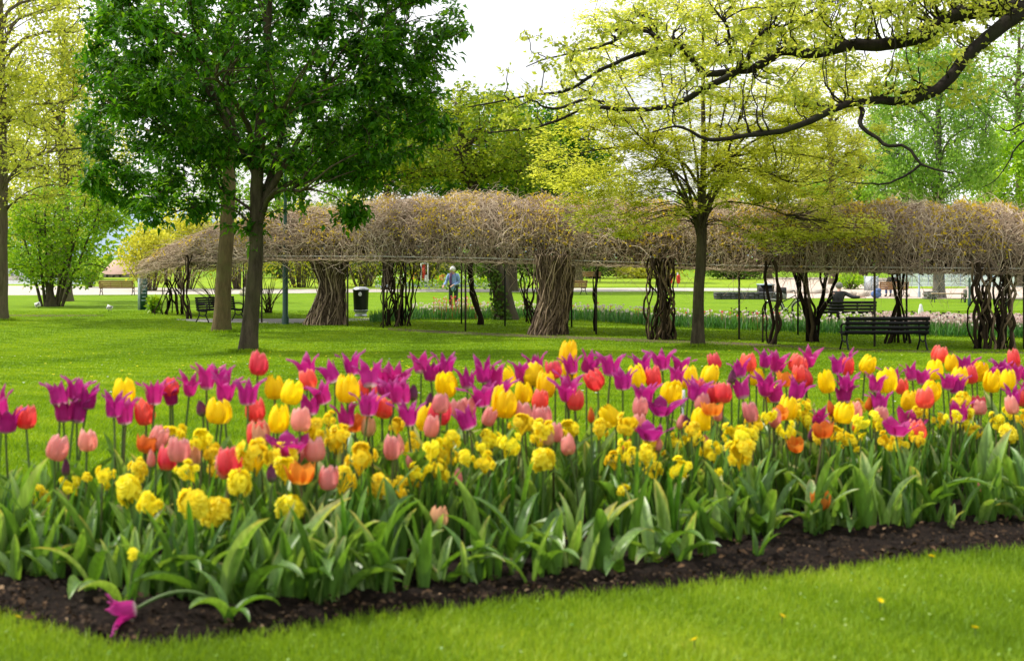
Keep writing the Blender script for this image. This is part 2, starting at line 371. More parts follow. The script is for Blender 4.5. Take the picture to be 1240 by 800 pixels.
def sheet(name, pix, mat, dz, sub=24, kind='structure', label=None):
    """ground strip between a near line and a far line of photo positions"""
    near, far = pix
    t = np.linspace(0, 1, sub)
    def line(pts):
        w = np.array([gp(*p) for p in pts]); s = np.linspace(0, 1, len(w))
        return np.stack([np.interp(t, s, w[:, k]) for k in range(3)], -1)
    a, c = line(near), line(far)
    k = np.linspace(0, 1, 6)[:, None, None]
    G = a[None] * (1 - k) + c[None] * k
    G[..., 2] = ground(G[..., 1]) + dz
    b = MB(); b.grid(G); return tag(b.build(name, mat), label, kind=kind)
sheet('path', ([(215, 387.5), (250, 390), (310, 391.5), (350, 392), (400, 389.5), (470, 387), (520, 385)], [(213, 386.5), (250, 386), (310, 386), (350, 386), (400, 386), (470, 384.5), (520, 383.5)]), M['paving'], .006)
sheet('gravel_path', ([(-300, 357.5), (0, 357.5), (110, 357), (280, 356), (480, 353.5), (620, 353.5), (760, 353), (930, 352)], [(-300, 345), (0, 345), (110, 347), (280, 350), (480, 350), (620, 349.5), (760, 348.5), (930, 349)]), M['gravel'], .006)
sheet('water', ([(-500, 344), (-200, 344), (115, 344)], [(-500, 334), (-200, 334), (115, 335)]), M['water'], .012)
sheet('meadow', ([(-300, 344.5), (120, 346.5), (300, 349.5), (480, 349.7), (620, 349.2), (760, 346.5), (960, 348)], [(-300, 336), (120, 336), (300, 335.5), (480, 335), (620, 335), (760, 335), (960, 337)]), M['verge'], .008)
sheet('pavement', ([(925, 361), (1000, 361), (1100, 361.5), (1240, 362), (1500, 363)], [(925, 336), (1000, 336), (1100, 337), (1240, 337), (1500, 337)]), M['rosy'], .01)
sheet('pond', ([(1080, 347), (1160, 347), (1240, 348), (1500, 349)], [(1080, 328), (1160, 328), (1240, 328), (1500, 328)]), M['water'], .02)
sheet('grass_bank', ([(1085, 349), (1130, 350), (1170, 349)], [(1085, 347.2), (1130, 347), (1170, 347.5)]), M['verge'], .03)
sheet('dirt_strip', ([(470, 400), (563, 405.5), (722, 412), (895, 418.5), (1059, 427), (1300, 431)], [(470, 397), (563, 402), (722, 408), (895, 414.5), (1059, 422.5), (1300, 427)]), M['dirt'], .008)
sheet('dark_lawn_line', ([(5, 383), (60, 383.5), (125, 382.5)], [(5, 381), (60, 381), (125, 381.3)]), M['dirt'], .007)  # thin dark line across the left lawn, drawn with the soil material

# hills far behind
def hill(xc, wd, h, Y, mat):
    x = np.linspace(xc - wd, xc + wd, 80); b = MB()
    prof = h * np.exp(-((x - xc) / (wd * .45)) ** 2) * (1 + .12 * np.sin(x * .05) + .06 * np.sin(x * .17))
    G = np.zeros((6, 80, 3))
    for i, k in enumerate((0, .4, .75, 1, .8, 0)):
        G[i, :, 0] = x; G[i, :, 1] = Y + i * 14; G[i, :, 2] = prof * k
    b.grid(G); return tag(b.build('hill', mat), 'hazy blue wooded hill', kind='structure')
hill(-170, 160, 24, 560, M['haze_blue_hill']); hill(60, 260, 14, 590, M['haze_blue_hill'])

# ------------------------------------------------------------------ trees
def bez(a, c, b_, K):
    t = np.linspace(0, 1, K)[:, None]
    return (1 - t) ** 2 * a + 2 * t * (1 - t) * c + t ** 2 * b_
class Skeleton:
    def __init__(s): s.P = []; s.D = []; s.R = []; s.br = []
    def add(s, pts, r):
        pts = np.asarray(pts, float); r = np.asarray(r, float)
        s.br.append((pts, r)); d = unit(np.gradient(pts, axis=0))
        s.P.append(pts); s.D.append(d); s.R.append(r)
    def nodes(s): return np.concatenate(s.P), np.concatenate(s.D), np.concatenate(s.R)
    def attach(s, targets, r0, r1, rise=.5, K=9, wob=.05, up=.15, minh=None, follow=.45, maxlen=None):
        P, D, R = s.nodes(); new = []
        for t in targets:
            d = t - P; dist = np.linalg.norm(d, axis=1)
            hor = np.linalg.norm(d[:, :2], axis=1)
            cost = dist + 1.2 * np.maximum(0, rise * hor - d[:, 2])
            if minh is not None: cost = cost + 50 * (P[:, 2] < minh)
            i = int(np.argmin(cost)); L = dist[i]
            if L < .05 or (maxlen and L > maxlen): continue
            c = P[i] + D[i] * L * follow + np.array([0, 0, up * L])
            q = bez(P[i], c, t, K)
            wv = np.cumsum(RNG.normal(size=(K, 3)) * wob * L / K, axis=0); wv *= np.sin(np.linspace(0, PI, K))[:, None]
            q = q + wv
            ra = min(r0, R[i] * .72); rr = np.linspace(ra, min(r1, ra * .6), K)
            new.append((q, rr))
        for q, rr in new: s.add(q, rr)
        return new
    def mesh(s, mb, minr=0.0, sides=None):
        by = {}
        for p, r in s.br: by.setdefault((len(p), 9 if r[0] > .09 else (6 if r[0] > .03 else 4)), []).append((p, r))
        for (K, sd_), L in by.items():
            mb.tubes(np.array([x[0] for x in L]), np.maximum(np.array([x[1] for x in L]), minr), sd_, a=RNG.uniform(0, 1, len(L)))
def sample_env(envs, n, shell=.5):
    wts = np.array([e[6] * (e[3] * e[4] * e[5]) for e in envs]); wts /= wts.sum()
    idx = RNG.choice(len(envs), n, p=wts); u = rvec(n)
    rad = np.where(RNG.random(n) < shell, RNG.uniform(.72, 1.0, n), RNG.random(n) ** (1 / 3.0))
    E = np.array([e[:6] for e in envs])[idx]
    return E[:, :3] + u * rad[:, None] * E[:, 3:6]
def leaf_on(mb, twigs, per, spread, L, W, flat=.3, droop=.2, fold=.2, hang=0.0, t0=.3, zlo=None, vbias=0.0):
    P = np.array([q[np.clip((rnd(t0, 1.0, per) * (len(q) - 1)).astype(int), 0, len(q) - 1)] for q, _ in twigs]).reshape(-1, 3)
    D0 = np.repeat(np.array([unit(q[-1] - q[len(q) // 2]) for q, _ in twigs]), per, axis=0)
    n = len(P)
    off = RNG.normal(size=(n, 3)) * spread; off[:, 2] *= (1 - flat * .8)
    C = P + off
    D = unit(D0 * .6 + rvec(n)); D[:, 2] = D[:, 2] * (1 - flat) - hang
    Nn = unit(rvec(n) * (1 - flat) + np.array([0, 0, 1.0]) * (.35 + flat))
    clump = np.repeat(RNG.normal(0, .16, len(twigs)), per)
    a = np.clip(.5 + vbias + clump + RNG.normal(0, .16, n), 0, 1)
    k = np.ones(n, bool) if zlo is None else C[:, 2] > zlo
    mb.leaves(C[k], D[k], Nn[k], (rnd(.7, 1.25, n) * L)[k], (rnd(.75, 1.2, n) * W)[k], a[k], fold, droop)
def tree(name, label, cat, trunk, rad, envs, counts, leafp, lm, bm, group=None, rise=.7, minh=None, shell=(.2, .4, .5), flare=1.35, radii=(.09, .035, .012), up=.15, wob=.12, extra=None):
    trunk = np.asarray(trunk, float)
    n = max(8, int(np.linalg.norm(np.diff(trunk, axis=0), axis=1).sum() / .3))
    s = np.linspace(0, 1, len(trunk)); t = np.linspace(0, 1, n)
    tp = np.stack([np.interp(t, s, trunk[:, k]) for k in range(3)], -1)
    tp[1:-1, :2] += np.cumsum(RNG.normal(0, .012, (n - 2, 2)), axis=0) * np.sin(np.linspace(0, PI, n - 2))[:, None]
    rr = np.interp(t, np.linspace(0, 1, len(rad)), rad)
    h = tp[:, 2] - tp[0, 2]; rr = rr * (1 + (flare - 1) * np.exp(-h / .28))
    tp[0, 2] -= .12
    root = thing(name, label, cat, trunk[0], 0, group); base = trunk[0]
    sk = Skeleton(); sk.add(tp, rr)
    if extra:
        for q, r in extra: sk.add(q, r)
    n1, n2, n3 = counts
    if n1: sk.attach(sample_env(envs, n1, shell[0]), radii[0], radii[1], rise, 12, wob, up, minh)
    if n2: sk.attach(sample_env(envs, n2, shell[1]), radii[1], radii[2], rise * .7, 9, wob, up, minh)
    tw = sk.attach(sample_env(envs, n3, shell[2]), radii[2], radii[2] * .4, rise * .4, 6, wob, up * .6, minh)
    m = MB(); sk.mesh(m); m.V = [v - base for v in m.V]; m.build('trunk', bm, root)
    m = MB(); leaf_on(m, tw, **leafp); m.V = [v - base for v in m.V]; m.build('crown', lm, root)
    return root
def env(px, py, Y, rx, rz, dy, wgt=1.0):
    c = at(px, py, Y); return (c[0], c[1], c[2], rx * Y / F, dy, rz * Y / F, wgt)

# dark leaved tree with the leaning trunk
b0 = gp(300, 427); Y = b0[1]
tree('broadleaf_tree', 'dark green broadleaf tree whose slim dark trunk leans right, in front of the brown trunk', 'tree',
     [b0, at(309, 330, Y), at(315, 250, Y), at(322, 150, Y), at(328, 40, Y), at(332, -90, Y)], [.205, .175, .16, .12, .08, .03],
     [env(150, 222, Y, 62, 34, 2, 1.3), env(250, 262, Y - .6, 75, 18, 1.6, 1.3), env(420, 262, Y - .6, 45, 26, 1.4, 1.3), env(330, 40, Y, 215, 190, 4.2, 1.0), env(190, 150, Y, 95, 80, 2.8, .9), env(450, 130, Y, 100, 100, 3.0, 1.0), env(400, 235, Y - .5, 55, 48, 1.6, .8), env(205, 235, Y, 80, 32, 2, 1.0), env(150, 60, Y, 55, 80, 2, .8), env(490, 30, Y, 70, 85, 2.5, 1)],
     (26, 240, 1600), dict(per=23, spread=.12, L=.21, W=.1, flat=.55, droop=.3, hang=.25, t0=.1), M['leaf_dark'], M['bark_dark'], minh=2.5, rise=.75,
     extra=[(bez(at(314, 262, Y), at(300, 250, Y), at(262, 225, Y), 10), np.linspace(.05, .02, 10)), (bez(at(318, 245, Y), at(345, 200, Y), at(372, 150, Y - .5), 12), np.linspace(.11, .04, 12)), (bez(at(317, 240, Y), at(330, 215, Y + .3), at(350, 130, Y + 1), 12), np.linspace(.1, .04, 12)), (bez(at(317, 228, Y), at(300, 190, Y), at(245, 100, Y), 12), np.linspace(.09, .04, 12))])
b0 = gp(268, 402); Y = b0[1]
tree('broadleaf_tree', 'broadleaf tree with a straight smooth brown trunk standing beside the iron bench', 'tree',
     [b0, at(272, 320, Y), at(277, 240, Y), at(280, 150, Y), at(282, 20, Y)], [.275, .245, .22, .17, .06],
     [env(250, 60, Y, 150, 130, 4, 1), env(180, 130, Y, 90, 70, 3, 1)], (14, 90, 420), dict(per=24, spread=.2, L=.22, W=.12, flat=.35, droop=.25, hang=.15), M['leaf_dark'], M['bark_brown'], minh=4.2)
# spring tree at the left edge
b0 = gp(-2, 388); Y = b0[1]
tree('maple_tree', 'yellow green spring tree cut by the left edge with open upswept branches', 'tree',
     [b0, at(0, 300, Y), at(3, 200, Y), at(2, 90, Y), at(0, -60, Y)], [.33, .3, .24, .16, .05],
     [env(0, 20, Y, 130, 130, 4.5, 1), env(60, 150, Y, 75, 110, 3.5, .8), env(-70, 120, Y, 80, 120, 4, .5)], (22, 140, 900), dict(per=16, spread=.24, L=.17, W=.12, flat=.3, vbias=.0), M['leaf_yellow'], M['bark_mid'], minh=3.2)
# multi stemmed shrub
b0 = gp(62, 371); Y = b0[1]
ex = [(bez(at(60 + dx * .25, 371, Y), at(60 + dx * .5, 330, Y), at(62 + dx, ty_, Y + dy), 14), np.linspace(.085, .03, 14)) for dx, ty_, dy in ((-38, 270, 0), (-20, 250, .6), (4, 262, -.6), (28, 285, .4), (60, 250, 0), (-8, 235, -.3), (42, 240, -.8))]
tree('multi_stem_shrub', 'large fresh green shrub with many dark stems spreading from its base', 'shrub',
     [b0, at(61, 355, Y), at(63, 330, Y)], [.3, .16, .08],
     [env(80, 262, Y, 68, 40, 2.4, 1), env(45, 300, Y, 45, 45, 2.2, 1), env(95, 325, Y, 32, 26, 1.8, 1), env(125, 250, Y, 38, 20, 1.5, .8)], (14, 110, 520), dict(per=15, spread=.26, L=.19, W=.12, flat=.3, vbias=.1), M['leaf_mid'], M['bark_dark'], extra=ex, minh=.9)
# layered tree on the right
b0 = gp(845, 420); Y = b0[1]
ex = []
for dx, ty_, dy in ((-150, 120, 1), (-110, 40, -1), (-60, 20, 1.6), (-20, -20, -.6), (30, 10, 1), (80, 30, -1.4), (130, 70, .6), (170, 130, -.6), (-190, 200, -.4), (190, 210, .6), (60, -30, -1), (-90, 130, -2), (110, 160, 2)):
    sy = 287 - max(0, abs(dx) - 70) * .55; q = bez(at(847 + dx * .02, sy, Y), at(848 + dx * .22, sy - 45 - .12 * abs(dx), Y + dy * .3), at(848 + dx, ty_, Y + dy), 22)
    q[1:] += np.cumsum(RNG.normal(0, .05, (21, 3)), axis=0) * np.linspace(.2, 1, 21)[:, None]; q[1:-1] = (q[:-2] + q[1:-1] + q[2:]) / 3
    ex.append((q, np.linspace(.055 * rnd(.7, 1.1), .012, 22)))
tree('hornbeam_tree', 'yellow green tree with fanned limbs and drooping layered sprays over the pergola', 'tree',
     [b0, at(846, 350, Y), at(848, 280, Y), at(850, 200, Y), at(850, 60, Y), at(850, -60, Y)], [.17, .145, .14, .075, .04, .015],
     [env(850, 205, Y - .5, 130, 55, 2.4, 1.5), env(850, 90, Y, 190, 130, 4, 1), env(730, 190, Y, 90, 75, 2.6, 1.2), env(960, 180, Y, 110, 80, 3, 1.2), env(760, 262, Y - .8, 75, 24, 1.8, 1.6), env(965, 262, Y - .8, 95, 34, 2, 1.6), env(1020, 285, Y - 1, 62, 22, 1.2, 1.6), env(935, 300, Y - 1.2, 40, 22, 1.2, 1.2), env(690, 220, Y, 50, 30, 1.6, 1.2)],
     (12, 300, 2900), dict(per=21, spread=.16, L=.115, W=.075, flat=.92, droop=.15, vbias=-.02), M['leaf_layered'], M['bark_dark'], minh=3.0, rise=.15, up=.06, extra=ex, radii=(.05, .022, .008))
# ivy clad leaning tree behind the pergola
b0 = gp(614, 387); Y = b0[1]
r = tree('maple_tree', 'leaning spring tree with an ivy clad trunk rising behind the pergola', 'tree',
     [b0, at(607, 345, Y), at(596, 310, Y), at(575, 230, Y), at(560, 170, Y), at(556, 110, Y)], [.4, .36, .32, .2, .12, .05],
     [env(560, 165, Y, 110, 62, 3, 1), env(630, 190, Y, 60, 48, 2.4, .9), env(490, 190, Y, 50, 40, 2, .9)], (18, 110, 620), dict(per=20, spread=.24, L=.17, W=.12, flat=.35), M['leaf_spring'], M['bark_dark'], minh=4.5)
m = MB(); n = 900
t = rnd(0, 1, n) ** 1.3; ang = rnd(0, 2 * PI, n)
ax = np.stack([np.interp(t, [0, .5, 1], [gp(614, 387)[k], at(607, 345, Y)[k], at(598, 318, Y)[k]][:3]) if False else np.interp(t, [0, .5, 1], [gp(614, 387)[k], at(607, 345, Y)[k], at(598, 318, Y)[k]]) for k in range(3)], -1)
rad_ = np.interp(t, [0, 1], [.5, .36]); dr = np.stack([np.cos(ang), np.sin(ang), np.zeros(n)], -1)
keep = dr[:, 0] < .35
m.leaves((ax + dr * rad_[:, None] - b0)[keep], unit(rvec(n) * .6 + np.array([0, 0, -.6]))[keep], dr[keep], .13, .12, np.clip(RNG.normal(.45, .2, n), 0, 1)[keep])
m.build('ivy', M['leaf_hedge'], r)
# trees further back
BG = [('spring_tree', 'tall airy yellow tree filling the gap between the left edge tree and the dark crown', 78, 335, 130, 82, 115, 74, 'leaf_yellow', 'bark_mid', (14, 90, 620), 15, .2),
      ('spring_tree', 'tall pale tree at the right edge showing above the overhanging oak limb', 1235, 335, 105, 48, 95, 105, 'leaf_birch', 'bark_mid', (12, 70, 360), 15, .26),
      ('spring_tree', 'tall pale yellow tree showing between the birch and the layered tree', 1010, 335, 140, 75, 95, 112, 'leaf_yellow', 'bark_mid', (12, 80, 460), 16, .26),
      ('broadleaf_tree', 'dense dark green tree behind the middle of the pergola', 620, 330, 190, 110, 70, 92, 'leaf_dark', 'bark_dark', (14, 90, 620), 26, .34),
      ('broadleaf_tree', 'dark green tree half hidden behind the big dark crown at the centre', 470, 332, 170, 90, 70, 96, 'leaf_dark', 'bark_dark', (12, 80, 420), 22, .34),
      ('lime_tree', 'bright lime green tree at the right edge behind the pergola', 1262, 335, 215, 85, 75, 100, 'leaf_lime', 'bark_mid', (12, 70, 520), 24, .32),
      ('lime_tree', 'pale green tree low behind the birch and the pergola', 1045, 334, 235, 70, 50, 125, 'leaf_mid', 'bark_mid', (10, 60, 360), 22, .38),
      ('spring_tree', 'faint yellow tree far behind the layered tree', 700, 333, 225, 70, 60, 118, 'leaf_yellow', 'bark_mid', (10, 60, 340), 20, .36),
      ('spring_tree', 'hazy yellow green tree beyond the left edge tree', 60, 334, 215, 75, 85, 130, 'leaf_yellow', 'bark_mid', (10, 60, 380), 20, .4),
      ('spring_tree', 'pale yellow tree seen through the branches right of the layered tree', 930, 334, 220, 80, 70, 135, 'leaf_yellow', 'bark_mid', (10, 60, 340), 20, .42),
      ('spring_tree', 'soft green tree far off behind the dark leaning tree', 340, 334, 190, 110, 90, 140, 'leaf_mid', 'bark_mid', (10, 60, 380), 20, .45)]
for nm, lb, px, bpy_, cy_, rx, rz, Yb, lm, bm, cnt, per, L in BG:
    bb = np.array([(px - CX) * Yb / F, Yb, 0.0])
    tree(nm, lb, 'tree', [bb, at(px, 290, Yb), at(px - 3, cy_, Yb), at(px, cy_ - rz * .9, Yb)], [.4, .3, .2, .05],
         [env(px, cy_, Yb, rx, rz, rx * Yb / F, 1), env(px - rx * .5, cy_ + rz * .3, Yb, rx * .55, rz * .6, 3, .8), env(px + rx * .55, cy_ + rz * .2, Yb, rx * .5, rz * .6, 3, .8)], cnt,
         dict(per=per, spread=.42, L=L, W=L * .65, flat=.3), M[lm], M[bm], minh=2.5, radii=(.12, .05, .02))
# birch on the right
b0 = gp(1137, 361); Y = b0[1]
tree('birch_tree', 'tall airy birch with pale hanging foliage and a grey trunk behind the pergola', 'tree',
     [b0, at(1136, 300, Y), at(1135, 200, Y), at(1134, 100, Y), at(1134, 20, Y)], [.34, .27, .2, .12, .03],
     [env(1130, 150, Y, 78, 105, 3.5, 1), env(1090, 215, Y, 42, 50, 2.5, .8), env(1180, 190, Y, 32, 55, 2, .8)], (18, 120, 1050), dict(per=20, spread=.3, L=.2, W=.13, flat=.05, hang=.8), M['leaf_birch'], M['bark_birch'], minh=4, up=-.05)

# oak reaching in from the right
YO = 22.0
PA = [(1420, -5), (1330, 5), (1280, 14), (1240, 14), (1215, 10), (1170, 15), (1150, 22), (1135, 32), (1115, 45), (1085, 52), (1060, 55), (1030, 52), (1000, 60), (975, 62), (955, 55), (940, 61), (915, 73), (890, 72), (870, 75), (850, 80), (835, 65), (820, 45), (800, 51), (769, 58), (745, 68), (725, 81), (701, 97), (681, 108), (647, 112), (620, 118), (590, 125), (566, 130)]
PB = [(1236, 16), (1223, 24), (1203, 41), (1179, 61), (1159, 91), (1138, 115), (1115, 125), (1091, 130), (1071, 125), (1040, 129), (1010, 139), (972, 156), (939, 163), (911, 166), (871, 170), (854, 166), (837, 156), (820, 151), (790, 160)]
PC = [(901, 76), (888, 91), (854, 108), (820, 128), (803, 130), (769, 128), (732, 125), (715, 127), (691, 135), (667, 145), (640, 154), (617, 157), (590, 161)]
PD = [(1042, 129), (1045, 136), (1040, 151), (1057, 163), (1077, 176), (1098, 180), (1115, 200), (1132, 205), (1155, 210)]
PE = [(1115, 199), (1098, 213), (1071, 225), (1045, 223), (1023, 220)]
PF = [(732, 125), (708, 120), (678, 127), (661, 125), (647, 118), (625, 130)]
PG = [(800, 51), (786, 37), (766, 35), (742, 51), (718, 61), (664, 71), (637, 81)]
PH = [(1262, 140), (1240, 149), (1223, 156), (1206, 149)]
PI_ = [(1275, 150), (1240, 169), (1226, 186), (1210, 213), (1189, 227)]
PJ = [(1132, 112), (1120, 105), (1101, 111), (1080, 108), (1060, 118)]
PK = [(905, 73), (915, 45), (930, 30), (960, 25), (990, 10)]
PL = [(885, 72), (880, 40), (870, 25), (860, 5)]
def opath(p, y0, y1, r0, r1, pw=1.0):
    w_ = np.array([at(x, y, YO + yy) for (x, y), yy in zip(p, np.linspace(y0, y1, len(p)))])
    n = len(p) * 3; s = np.linspace(0, 1, len(p)); t = np.linspace(0, 1, n)
    q = np.stack([np.interp(t, s, w_[:, k]) for k in range(3)], -1)
    q[1:-1] = (q[:-2] + q[1:-1] * 2 + q[2:]) / 4
    q += np.cumsum(RNG.normal(0, .012, q.shape), axis=0) * np.sin(np.linspace(0, PI, n))[:, None]
    return q, r0 + (r1 - r0) * t ** pw
bt = np.array([(1430 - CX) * YO / F, YO + .4, float(ground(YO))])
root = thing('oak_tree', 'old oak with gnarled dark limbs reaching in from beyond the right edge', 'tree', bt)
sk = Skeleton()
tp = np.array([bt + [0, 0, -.1], bt + [0, 0, 1.2], bt + [-.05, 0, 2.8], bt + [0, 0, 4.6], bt + [.2, .2, 7], bt + [.1, .4, 9.5]])
t = np.linspace(0, 1, 24); sk.add(np.stack([np.interp(t, np.linspace(0, 1, 6), tp[:, k]) for k in range(3)], -1), np.interp(t, [0, .1, .5, 1], [.75, .55, .42, .12]))
limbs = [opath(PA, .4, 1.5, .25, .01, .42), opath(PB, 0, -1.2, .13, .011, .75), opath(PC, .9, .2, .068, .009, .7), opath(PD, -.5, -1.6, .042, .014), opath(PE, -1.2, -1.8, .022, .006), opath(PF, .4, 0, .03, .008), opath(PG, 1, 2, .045, .008), opath(PH, .5, 0, .02, .006), opath(PI_, .5, -.5, .022, .005), opath(PJ, -.2, -.6, .06, .012), opath(PK, .9, 1.6, .04, .01), opath(PL, .9, .2, .035, .01)]
for q, r_ in limbs: sk.add(q, r_)
sk.attach(np.array([bt + np.array([x, y, z]) for x, y, z in ((3, 0, 8), (2, 3, 9), (-1, 3, 9.5), (2, -3, 8.5), (-2.5, -1, 10), (4, 2, 7))]), .16, .05, .5, 12, .2, .2, bt[2] + 3)
oe = [env(650, 75, YO + 1, 55, 50, .8, .5), env(1060, 20, YO + .8, 190, 45, 1.8, 1), env(850, 30, YO + 1, 150, 50, 1.6, 1), env(1150, 85, YO, 80, 48, 1.2, .7), env(960, 90, YO, 140, 45, 1.2, .6), env(720, 75, YO + 1, 85, 42, 1, .7), env(660, 130, YO + .5, 75, 32, .9, .8), env(800, 130, YO, 90, 30, 1, .4), env(1060, 118, YO - .5, 80, 22, .9, .5), env(1120, -20, YO + 1, 200, 40, 2.2, 1), env(700, 45, YO + 1.5, 60, 22, .7, .5)]
lim0 = len(sk.br)
sk.attach(sample_env(oe, 260, .3), .018, .006, .1, 10, .42, .12, None, .3, 2.4)
tw = sk.attach(sample_env(oe, 1150, .4), .006, .0025, .05, 6, .3, .1, None, .3, 1.3)
over = [(bt[0] + dx, bt[1] + dy, bt[2] + dz, 3.2, 3.2, 2.2, 1) for dx, dy, dz in ((2, 0, 8.5), (-1, 2, 9.6), (1, -2, 9.3))]
tw2 = sk.attach(sample_env(over, 260, .5), .03, .008, .3, 7, .2, .15)
m = MB(); sk.mesh(m); m.V = [v - bt for v in m.V]; m.build('trunk', M['bark_oak'], root)
m = MB(); leaf_on(m, tw, 11, .055, .1, .055, .15, .25, t0=.45); leaf_on(m, tw2, 20, .2, .13, .08, .2)
m.V = [v - bt for v in m.V]; m.build('crown', M['leaf_oak'], root)
# ------------------------------------------------------------------ pergola and vines
FX = np.array([160, 190, 317, 464, 563, 722, 895, 1059, 1240, 1420, 1560])
FY = np.array([60, 58, 51.5, 48, 46, 44.2, 41.5, 38, 36.5, 35.5, 35])
BEAM = np.array([316, 315, 310, 310.5, 312, 316, 321.5, 323.5, 325, 326, 327])
TOP = np.array([298, 291, 261, 243, 239, 248, 251, 250, 254, 256, 256])
def front(px):
    Y = np.interp(px, FX, FY); by = np.interp(px, FX, BEAM)
    return np.array([(px - CX) * Y / F, Y, ZC - (by - HY) * Y / F])
BACK = np.array([1.5, 3.2, 0])
def gz(p): q = np.array(p, float); q[2] = ground(q[1]); return q
pg = thing('pergola', 'long iron pergola with thin posts and pale pipe rails carrying the bare vines', 'pergola', gz(front(722)))
pgl = np.array(pg.location)
def ptube(name, pts, r, mat, n=7):
    m = MB(); m.tubes(np.array(pts) - pgl, np.full(len(pts), r), n, cap=True); m.build(name, mat, pg)
POSTS = [317, 421, 464, 563.7, 722, 895, 1059, 1240, 1400]
for px in POSTS:
    f = front(px); ptube('post', [gz(f) - [0, 0, .1], (gz(f) + f) / 2, f], .032, M['rustpost'])
for px in (230, 330, 430, 500, 555, 640, 760, 930, 1070, 1200, 1380):
    f = front(px) + BACK; ptube('post', [gz(f) - [0, 0, .1], (gz(f) + f) / 2, f], .03, M['iron'])
rail = np.linspace(195, 1500, 40)
ptube('rail', [front(x) + [0, -.42, .0] for x in rail], .019, M['pipe'])
ptube('rail', [front(x) + [0, -.1, .36] for x in rail], .018, M['pipe'])
ptube('rail', [front(x) + BACK for x in rail], .026, M['pipe'])
for px in (240, 317, 390, 464, 563.7, 640, 722, 810, 895, 980, 1059, 1150, 1240, 1320, 1400):
    f = front(px); ptube('hoop', [f + BACK * k + [0, 0, .75 * math.sin(PI * k)] for k in np.linspace(0, 1, 9)], .022, M['pipe'])

# vine columns: px, ground y, half width low / waist / top, stems, style
VINES = [(206, 381, 16, 9, 14, 12, 'loose', 'thin looping vine at the far end of the pergola with several dark stems'),
         (229, 386, 5, 4, 5, 4, 'twist', 'single twisted dark vine next to the far end of the pergola'),
         (397, 393, 26, 13, 27, 260, 'dense', 'massive vine with a broad flared foot beside the black litter bin'),
         (481, 395, 20, 17, 20, 26, 'loose', 'open looping vine of tangled stems right of the litter bin'),
         (579, 393, 8, 4, 6, 3, 'lean', 'lone leaning vine stem between the person in blue and the ivy clad tree'),
         (640, 392, 12, 18, 18, 9, 'loose', 'dark open vine stems leaning out to the left of the thickest matted vine'),
         (668, 405, 24, 17, 24, 280, 'dense', 'thickest matted vine with pale fibrous stems at the middle of the pergola'),
         (722, 401, 8, 8, 4, 2, 'twist', 'slender vine shoot curling up a post right of the thickest matted vine'),
         (802, 411, 17, 14, 22, 26, 'knot', 'knotted dark vine just left of the layered tree trunk'),
         (932, 417, 14, 14, 12, 5, 'thin', 'sparse vine of three thin stems right of the layered tree trunk'),
         (987, 414, 7, 20, 30, 10, 'fan', 'dark vine fanning upward like a small tree left of the benches'),
         (1088, 416, 14, 7, 12, 9, 'tripod', 'vine on splayed thin stems behind the empty black bench'),
         (1204, 423, 22, 20, 28, 26, 'knot', 'heavy twisted vine on dark stems at the right end of the pergola')]
vine_roots = []
